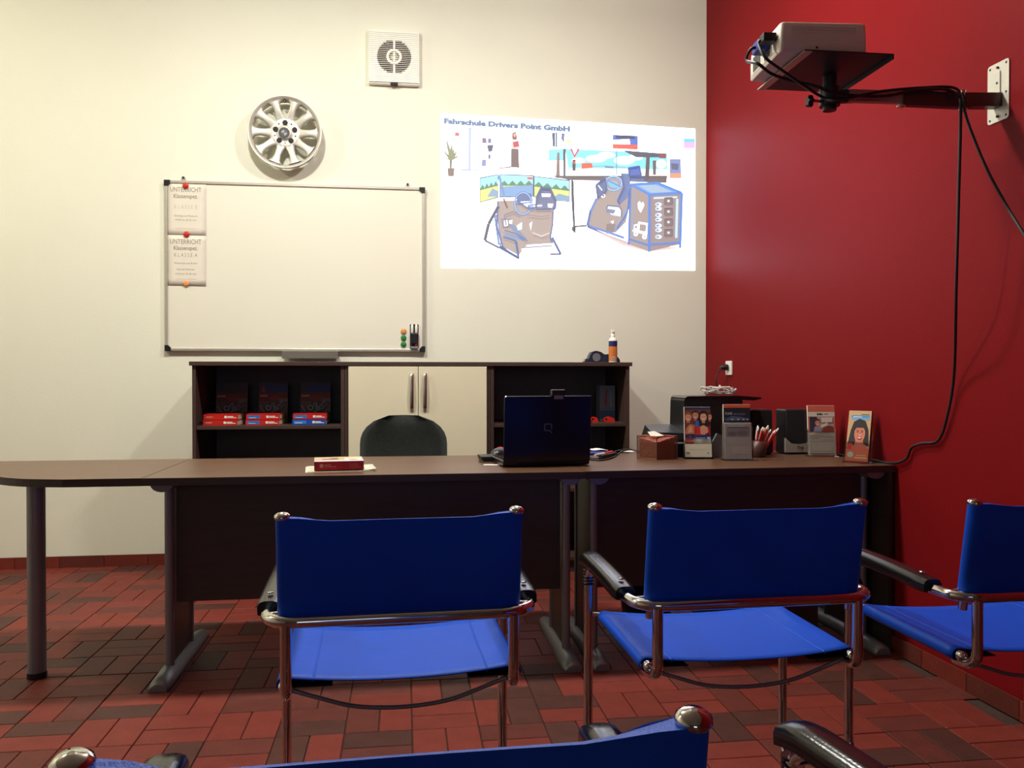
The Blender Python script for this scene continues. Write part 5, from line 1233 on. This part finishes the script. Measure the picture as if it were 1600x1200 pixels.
def draw1(pr):
    pr.rect(0, 0, 1, 1, (226, 216, 190)); pr.rect(0, 0.44, 1, 1, (120, 58, 46)); pr.rect(0, 0.95, 1, 1, (36, 48, 96))
    face(pr, 0.15, 0.79, 0.12, 0.072, (224, 150, 116), (150, 96, 60)); face(pr, 0.42, 0.83, 0.12, 0.07, (206, 140, 112), (60, 36, 32))
    pr.poly([(0.36, 0.44), (0.38, 0.62), (0.5, 0.72), (0.72, 0.68), (0.95, 0.60), (0.98, 0.44)], (216, 44, 30)); pr.poly([(0.4, 0.62), (0.56, 0.6), (0.54, 0.72), (0.42, 0.72)], (40, 110, 190))
    face(pr, 0.96, 0.80, 0.08, 0.06, (214, 140, 116), (90, 40, 36)); face(pr, 0.72, 0.80, 0.125, 0.082, (228, 166, 134), (46, 28, 28), long_=True)
    pr.poly([(0.0, 0.46), (0.06, 0.58), (0.2, 0.66), (0.36, 0.64), (0.38, 0.46)], (196, 122, 92)); pr.poly([(0.12, 0.48), (0.16, 0.60), (0.26, 0.62), (0.3, 0.5)], (226, 158, 124))
    pr.poly([(0.6, 0.46), (0.58, 0.6), (0.7, 0.64), (0.86, 0.6), (0.9, 0.5), (0.74, 0.44)], (222, 158, 126)); pr.rect(0, 0.38, 1, 0.44, (36, 54, 120))
    pr.rect(0.36, 0.36, 1.0, 0.40, (46, 64, 130)); pr.rect(0.40, 0.375, 0.78, 0.385, (206, 210, 226)); pr.rect(0.84, 0.36, 0.96, 0.40, (196, 196, 200))
    pr.rect(0.0, 0.26, 0.34, 0.38, (170, 54, 40)); pr.rect(0.0, 0.38, 0.34, 0.44, (34, 44, 110)); pr.text('info', 0.2, 0.41, 0.03, (230, 230, 236))
    for k in range(4): face(pr, 0.06 + k * 0.08, 0.325, 0.026, 0.020, (224, 160, 128), (80, 44, 36), smile=False)
    pr.rect(0.0, 0.0, 1, 0.26, (222, 216, 192)); pr.disc(0.10, 0.08, 0.07, 0.025, (140, 146, 132)); pr.disc(0.86, 0.08, 0.04, 0.016, (160, 156, 134)); pr.rect(0.1, 0.15, 0.9, 0.155, (200, 192, 166))
def draw2(pr):
    pr.rect(0, 0, 1, 1, (34, 34, 38)); pr.rect(0.0, 0.94, 1, 1, (226, 96, 56)); pr.rect(0, 0.70, 1, 0.76, (46, 56, 80))
    pr.text('FUHR', 0.20, 0.83, 0.07, (196, 196, 206), width=0.26); pr.text('ERSCHEIN', 0.60, 0.82, 0.05, (120, 130, 150), width=0.42)
    pr.poly([(0.1, 0.74), (0.3, 0.79), (0.7, 0.77), (0.95, 0.72), (0.1, 0.70)], (74, 84, 112))
    for x in (0.3, 0.52, 0.72, 0.86): pr.rect(x, 0.715, x + 0.06, 0.735, (190, 190, 200))
def draw2b(pr):
    pr.rect(0, 0, 1, 1, (206, 196, 182)); pr.rect(0, 0.93, 1, 1, (150, 144, 146)); pr.rect(0.05, 0.955, 0.9, 0.975, (196, 186, 182)); pr.rect(0.76, 0.93, 0.95, 0.975, (206, 120, 116))
    pr.rect(0.06, 0.62, 0.94, 0.90, (168, 158, 154)); pr.disc(0.28, 0.70, 0.16, 0.07, (140, 130, 128)); pr.disc(0.66, 0.72, 0.22, 0.08, (146, 136, 134)); pr.rect(0.12, 0.86, 0.88, 0.885, (120, 104, 104))
    pr.rect(0.24, 0.14, 0.92, 0.36, (214, 204, 188)); pr.line([(0.24, 0.36), (0.24, 0.14), (0.92, 0.14)], 0.012, (176, 164, 150)); pr.rect(0.12, 0.40, 0.86, 0.41, (184, 174, 160))
def draw3(pr):
    pr.rect(0, 0, 1, 1, (222, 212, 190)); pr.rect(0, 0.86, 1, 1, (206, 104, 82)); pr.rect(0.02, 0.78, 0.98, 0.87, (214, 206, 190)); pr.text('Info', 0.45, 0.825, 0.06, (60, 60, 64), bold=0.004, width=0.22); pr.rect(0.6, 0.82, 0.76, 0.835, (90, 90, 92))
    pr.rect(0, 0.46, 1, 0.78, (196, 118, 92)); pr.rect(0.06, 0.47, 0.94, 0.77, (176, 160, 150)); pr.rect(0.06, 0.47, 0.34, 0.77, (58, 52, 66)); face(pr, 0.36, 0.65, 0.10, 0.055, (206, 140, 116), (70, 44, 40)); pr.poly([(0.5, 0.5), (0.7, 0.6), (0.92, 0.58), (0.94, 0.47), (0.5, 0.47)], (130, 56, 46)); pr.poly([(0.46, 0.60), (0.72, 0.66), (0.74, 0.60), (0.5, 0.55)], (226, 200, 180)); pr.rect(0.5, 0.66, 0.9, 0.76, (214, 204, 192)); pr.poly([(0.2, 0.47), (0.24, 0.58), (0.46, 0.56), (0.5, 0.47)], (146, 140, 160))
    for k, (x0, x1) in enumerate(((0.2, 0.8), (0.12, 0.88), (0.06, 0.94), (0.06, 0.4), (0.5, 0.94), (0.06, 0.94))): pr.rect(x0, 0.42 - k * 0.03, x1, 0.427 - k * 0.03, (140, 126, 112))
    pr.line([(0.1, 0.2), (0.1, 0.08), (0.9, 0.08), (0.9, 0.16)], 0.010, (160, 148, 130)); pr.rect(0.06, 0.02, 0.94, 0.04, (120, 112, 104))
def draw4(pr):
    pr.rect(0, 0, 1, 1, (206, 166, 120)); pr.rect(0.12, 0.86, 0.92, 0.91, (80, 146, 206)); pr.rect(0.16, 0.815, 0.96, 0.855, (110, 166, 214)); pr.rect(0.2, 0.87, 0.6, 0.885, (226, 234, 242)); pr.rect(0.55, 0.92, 0.9, 0.935, (110, 96, 60))
    pr.poly([(0.04, 0.30), (0.14, 0.60), (0.26, 0.78), (0.5, 0.84), (0.76, 0.80), (0.92, 0.62), (0.98, 0.30)], (36, 26, 26))
    pr.poly([(0.34, 0.26), (0.38, 0.42), (0.72, 0.42), (0.78, 0.26)], (190, 100, 82)); pr.poly([(0.0, 0.20), (0.22, 0.34), (0.5, 0.26), (0.8, 0.34), (1, 0.24), (1, 0), (0, 0)], (206, 92, 66)); pr.poly([(0.0, 0.24), (0.12, 0.36), (0.3, 0.34), (0.2, 0.22)], (206, 34, 28))
    pr.poly([(0.55 + 0.24 * math.cos(R(a)), 0.55 + 0.165 * math.sin(R(a)) * (1.15 if a > 180 else 1.0)) for a in range(0, 360, 24)], (214, 126, 100))
    pr.poly([(0.31, 0.60), (0.36, 0.70), (0.54, 0.735), (0.74, 0.70), (0.79, 0.60), (0.7, 0.66), (0.4, 0.66)], (36, 26, 26))
    for s in (-1, 1): pr.disc(0.55 + s * 0.10, 0.58, 0.04, 0.012, (40, 26, 24), 10); pr.line([(0.55 + s * 0.04, 0.605), (0.55 + s * 0.15, 0.61)], 0.008, (60, 36, 32))
    pr.line([(0.55, 0.58), (0.57, 0.52)], 0.02, (186, 96, 76)); pr.disc(0.56, 0.52, 0.04, 0.012, (236, 200, 180), 10); pr.disc(0.55, 0.455, 0.10, 0.032, (150, 40, 34)); pr.disc(0.55, 0.462, 0.075, 0.014, (240, 232, 222))
    pr.rect(0.05, 0.03, 0.9, 0.10, (206, 110, 74)); pr.disc(0.22, 0.13, 0.14, 0.055, (196, 206, 186)); pr.rect(0.42, 0.06, 0.95, 0.08, (226, 196, 120)); pr.rect(0.46, 0.11, 0.9, 0.125, (226, 190, 130))
t, w_, L, ln = holder(1070.5, 1115.5, 717.5, 0.225, 'clear holder with leaflets of smiling young people, nearest the wire basket', lean=5, pocket=0.36)
leaflets(t, w_, L, ln, 0.224, 'leaflets showing smiling young people over a cream panel', draw=draw1)
t, w_, L, ln = holder(1133, 1179, 721, 0.232, 'clear holder in front of the printer with black and orange leaflets', lean=3, pocket=0.70, depth=0.042)
leaflets(t, w_, L, ln, 0.238, 'black leaflets with an orange top edge in the holder before the printer', y=0.022, draw=draw2, edge='paper')
leaflets(t, w_, L, ln, 0.160, 'pale grey printed cards in front of the black and orange leaflets', y=0.005, th=0.008, draw=draw2b, edge='paper')
t, w_, L, ln = holder(1265, 1311, 714.5, 0.226, 'clear holder with cream and red leaflets right of the silver-based speaker', lean=6, pocket=0.55, rz=R(-3))
leaflets(t, w_, L, ln, 0.228, 'cream leaflets with a red top and small photo, right of the speaker', draw=draw3, w2=w_ - 0.012)
t, w_, L, ln = holder(1338, 1372, 718, 0.226, 'rightmost clear holder, leaning back toward the red wall', lean=18, pocket=0.42, rz=R(-44), ab=(Vector((1.785, 3.175, ZD)), Vector((1.885, 3.175, ZD))))
leaflets(t, w_, L, ln, 0.224, 'orange leaflets with a laughing dark-haired woman in the rightmost holder', draw=draw4, th=0.022, edge='blackplastic')

# ---------------------------------------------------------------- speakers
def speaker(px0, px1, lab, silver):
    yy = 3.585
    a, b = at_y(px0, 700, yy), at_y(px1, 700, yy); w_ = b.x - a.x
    t = thing('speaker', lab, 'speaker', ((a.x + b.x) / 2, yy, ZD + 0.001), group='pair of desktop speakers')
    MB().box2((-w_ / 2, 0.004, 0), (w_ / 2, 0.105, 0.205)).build('enclosure', M['blackplastic'], t, bevel=0.008, seg=3)
    gp = [(-w_ / 2 + 0.004, 0.070), (-w_ / 2 + 0.014, 0.062), (-0.035, 0.050), (0, 0.046), (0.035, 0.050), (w_ / 2 - 0.014, 0.062), (w_ / 2 - 0.004, 0.070), (w_ / 2 - 0.004, 0.200), (-w_ / 2 + 0.004, 0.200)]
    MB().prism(gp, -0.004, 0.004, 'XZ').build('grille', M['grille'], t, bevel=0.001)
    sp_ = [(-w_ / 2, 0.008), (w_ / 2, 0.008), (w_ / 2, 0.074), (w_ / 2 - 0.012, 0.063), (0.036, 0.049), (0, 0.045), (-0.036, 0.049), (-w_ / 2 + 0.012, 0.063), (-w_ / 2, 0.074)]
    fp = MB().prism(sp_, -0.0045, 0.010, 'XZ').build('front_trim', M['silver'] if silver else M['blackplastic'], t, bevel=0.0008)
    if silver:
        pr = Print((0.008, -0.0048, 0.026), (1, 0, 0), (0, 0, 1), (0, -1, 0)); pr.text('ITek', 0, 0.003, 0.019, (70, 70, 66), bold=0.0006, width=0.032); pr.line([(-0.010, -0.008), (0.0, -0.011), (0.010, -0.008)], 0.002, (70, 70, 66)); pr.build('badge', M['print'], fp)
    return t
speaker(1174, 1207, 'all-black speaker standing behind the red pens', False)
speaker(1227, 1268, 'black speaker with silver base left of the cream leaflets', True)

# ---------------------------------------------------------------- pen cup
q = at_z(1188, 715, ZD)
cu = thing('pen_cup', 'small brown cup holding red pens right of the black leaflets', 'pen cup', (q.x, q.y + 0.02, ZD + 0.0003))
M['cup'] = mat('brown_cup', rgb(78, 46, 40), 0.4, noise=0.06)
MB().lathe([(0.001, 0.0), (0.028, 0.0), (0.033, 0.006), (0.035, 0.072), (0.033, 0.072), (0.030, 0.008), (0.001, 0.005)], n=28).build('cup_body', M['cup'], cu)
rp = random.Random(4)
for k in range(9):
    a = R(-20 + 40 * (k / 8.0) + rp.uniform(-8, 8)); ln_ = 0.125 + rp.uniform(0, 0.02)
    tiltx = 0.10 + 0.46 * k / 8; b0 = Vector((cu.location.x - 0.018 + 0.0042 * k, cu.location.y + rp.uniform(-0.014, 0.014), ZD + 0.008)); 
    d = Vector((math.sin(tiltx), rp.uniform(-0.12, 0.12), math.cos(tiltx))).normalized()
    lab = {0: 'leftmost red pen, most upright in the small brown cup', 8: 'rightmost red pen, leaning furthest out of the brown cup'}.get(k, 'red pen with white tip in the middle of the bunch in the brown cup')
    t = thing('pen', lab, 'pen', b0, group='red pens in the brown cup', rot=d.to_track_quat('Z', 'Y').to_euler())
    MB().lathe([(0, 0), (0.003, 0.002), (0.0042, 0.01), (0.0042, ln_ * 0.86), (0.0036, ln_ * 0.88), (0, ln_ * 0.88)], n=10).build('barrel', M['redp'], t)
    MB().lathe([(0.0026, ln_ * 0.86), (0.0040, ln_ * 0.88), (0.0040, ln_ * 0.95), (0.002, ln_), (0, ln_)], n=10).build('tip', M['white'], t)
    MB().box2((-0.001, 0.0035, ln_ * 0.55), (0.001, 0.0065, ln_ * 0.93)).build('clip', M['white'], t)
mb = MB(); q = at_z(1187, 720, ZD)
for k in range(5):
    x0, y0 = rp.uniform(-0.018, 0.018), rp.uniform(-0.012, 0.012); a = rp.uniform(0, 3.1); cc, ss = math.cos(a), math.sin(a)
    P_ = [(0.008, -0.003), (-0.01, -0.003), (-0.01, 0.003), (0.01, 0.003), (0.01, -0.0015), (-0.006, -0.0015)]
    mm = MB().tube([(x * cc - y * ss, x * ss + y * cc, 0.0012) for x, y in P_], 0.0008, 5)
    o = mm.build('paper_clip', M['chrome']); o.location = (q.x + x0, q.y + y0, ZD + 0.0003 + 0.001 * k); tag(o, 'shiny paper clip lying on the desk at the foot of the pen cup', 'paper clip', 'paper clips beside the pen cup')

# ---------------------------------------------------------------- printer
a, b = at_y(1067, 700, 3.52), at_y(1160, 700, 3.52); pwid = b.x - a.x; ztop = at_y(1110, 619, 3.52).z
pn = thing('printer', 'tall black inkjet printer behind the leaflet holders in the room corner', 'printer', (a.x, 3.52, ZD))
hp = ztop - ZD
prof = fillet([(0.0, 0.0, 0), (pwid, 0.0, 0), (pwid, hp - 0.006, 0), (0.006, hp - 0.006, 0)], 0.02, 5, closed=True)
MB().prism([(p.x, p.y) for p in prof], 0.0, 0.19, 'XZ').build('body', M['blackplastic'], pn, bevel=0.002)
lidp = [(0.008, hp - 0.008), (0.02, hp), (pwid * 0.9, hp + 0.002), (pwid + 0.085, hp - 0.006), (pwid + 0.090, hp - 0.012), (pwid + 0.05, hp - 0.020), (pwid * 0.9, hp - 0.016), (0.008, hp - 0.014)]
MB().prism(lidp, -0.004, 0.19, 'XZ').build('lid', M['blackgloss'], pn, bevel=0.002)
tx = at_y(1021, 680, 3.47).x - a.x
mb = MB(); zt1 = 0.125
mb.add([(tx, -0.02, 0.075), (0.03, -0.02, 0.075), (0.03, 0.18, 0.075), (tx + 0.01, 0.18, 0.075), (tx, -0.02, zt1 - 0.012), (0.03, -0.02, zt1 - 0.018), (0.03, 0.18, zt1 + 0.012), (tx + 0.03, 0.18, zt1 + 0.010)], [(0, 3, 2, 1), (4, 5, 6, 7), (0, 1, 5, 4), (1, 2, 6, 5), (2, 3, 7, 6), (3, 0, 4, 7)])
mb.build('output_tray', M['blackplastic'], pn, bevel=0.003)
MB().box2((tx + 0.05, -0.01, 0.0), (0.03, 0.18, 0.074)).build('tray_base', M['blackplastic'], pn, bevel=0.003)
MB().prism([(pwid * 0.35, 0.0), (pwid * 0.95, 0.0), (pwid * 0.9, 0.075), (pwid * 0.55, 0.105)], -0.018, -0.001, 'XZ').build('paper_feed', M['greymetal'], pn, bevel=0.003)
MB().box2((tx + 0.07, -0.025, 0.062), (-0.0, -0.021, 0.068)).build('trim_strip', M['silver'], pn)
# white cable coil on top
cx0 = at_y(1124, 616, 3.58)
pts = []
for k in range(96):
    a_ = k * 0.42; rr = 0.050 + 0.014 * math.sin(k * 0.9)
    pts.append((rr * 1.25 * math.cos(a_) + 0.006 * math.sin(k * 2.3), rr * 0.75 * math.sin(a_), 0.004 + 0.030 * (0.5 + 0.5 * math.sin(k * 0.37)) + 0.006 * (0.5 + 0.5 * math.cos(k * 1.1))))
wc_ = thing('white_cable_coil', 'loosely coiled white cable lying on top of the black printer', 'cable', (cx0.x, 3.60, ZD + hp + 0.0035))
MB().tube(smooth_path(pts, 3), 0.0024, 6).build('cord', M['whitecable'], wc_)
MB().cyl((0.010, -0.004, 0.030), (0.012, 0.006, 0.044), 0.004, 8).build('cable_tie', M['whitecable'], wc_)
MB().cyl((0.055, -0.03, 0.012), (0.075, -0.034, 0.026), 0.006, 10).build('plug', M['whitecable'], wc_)
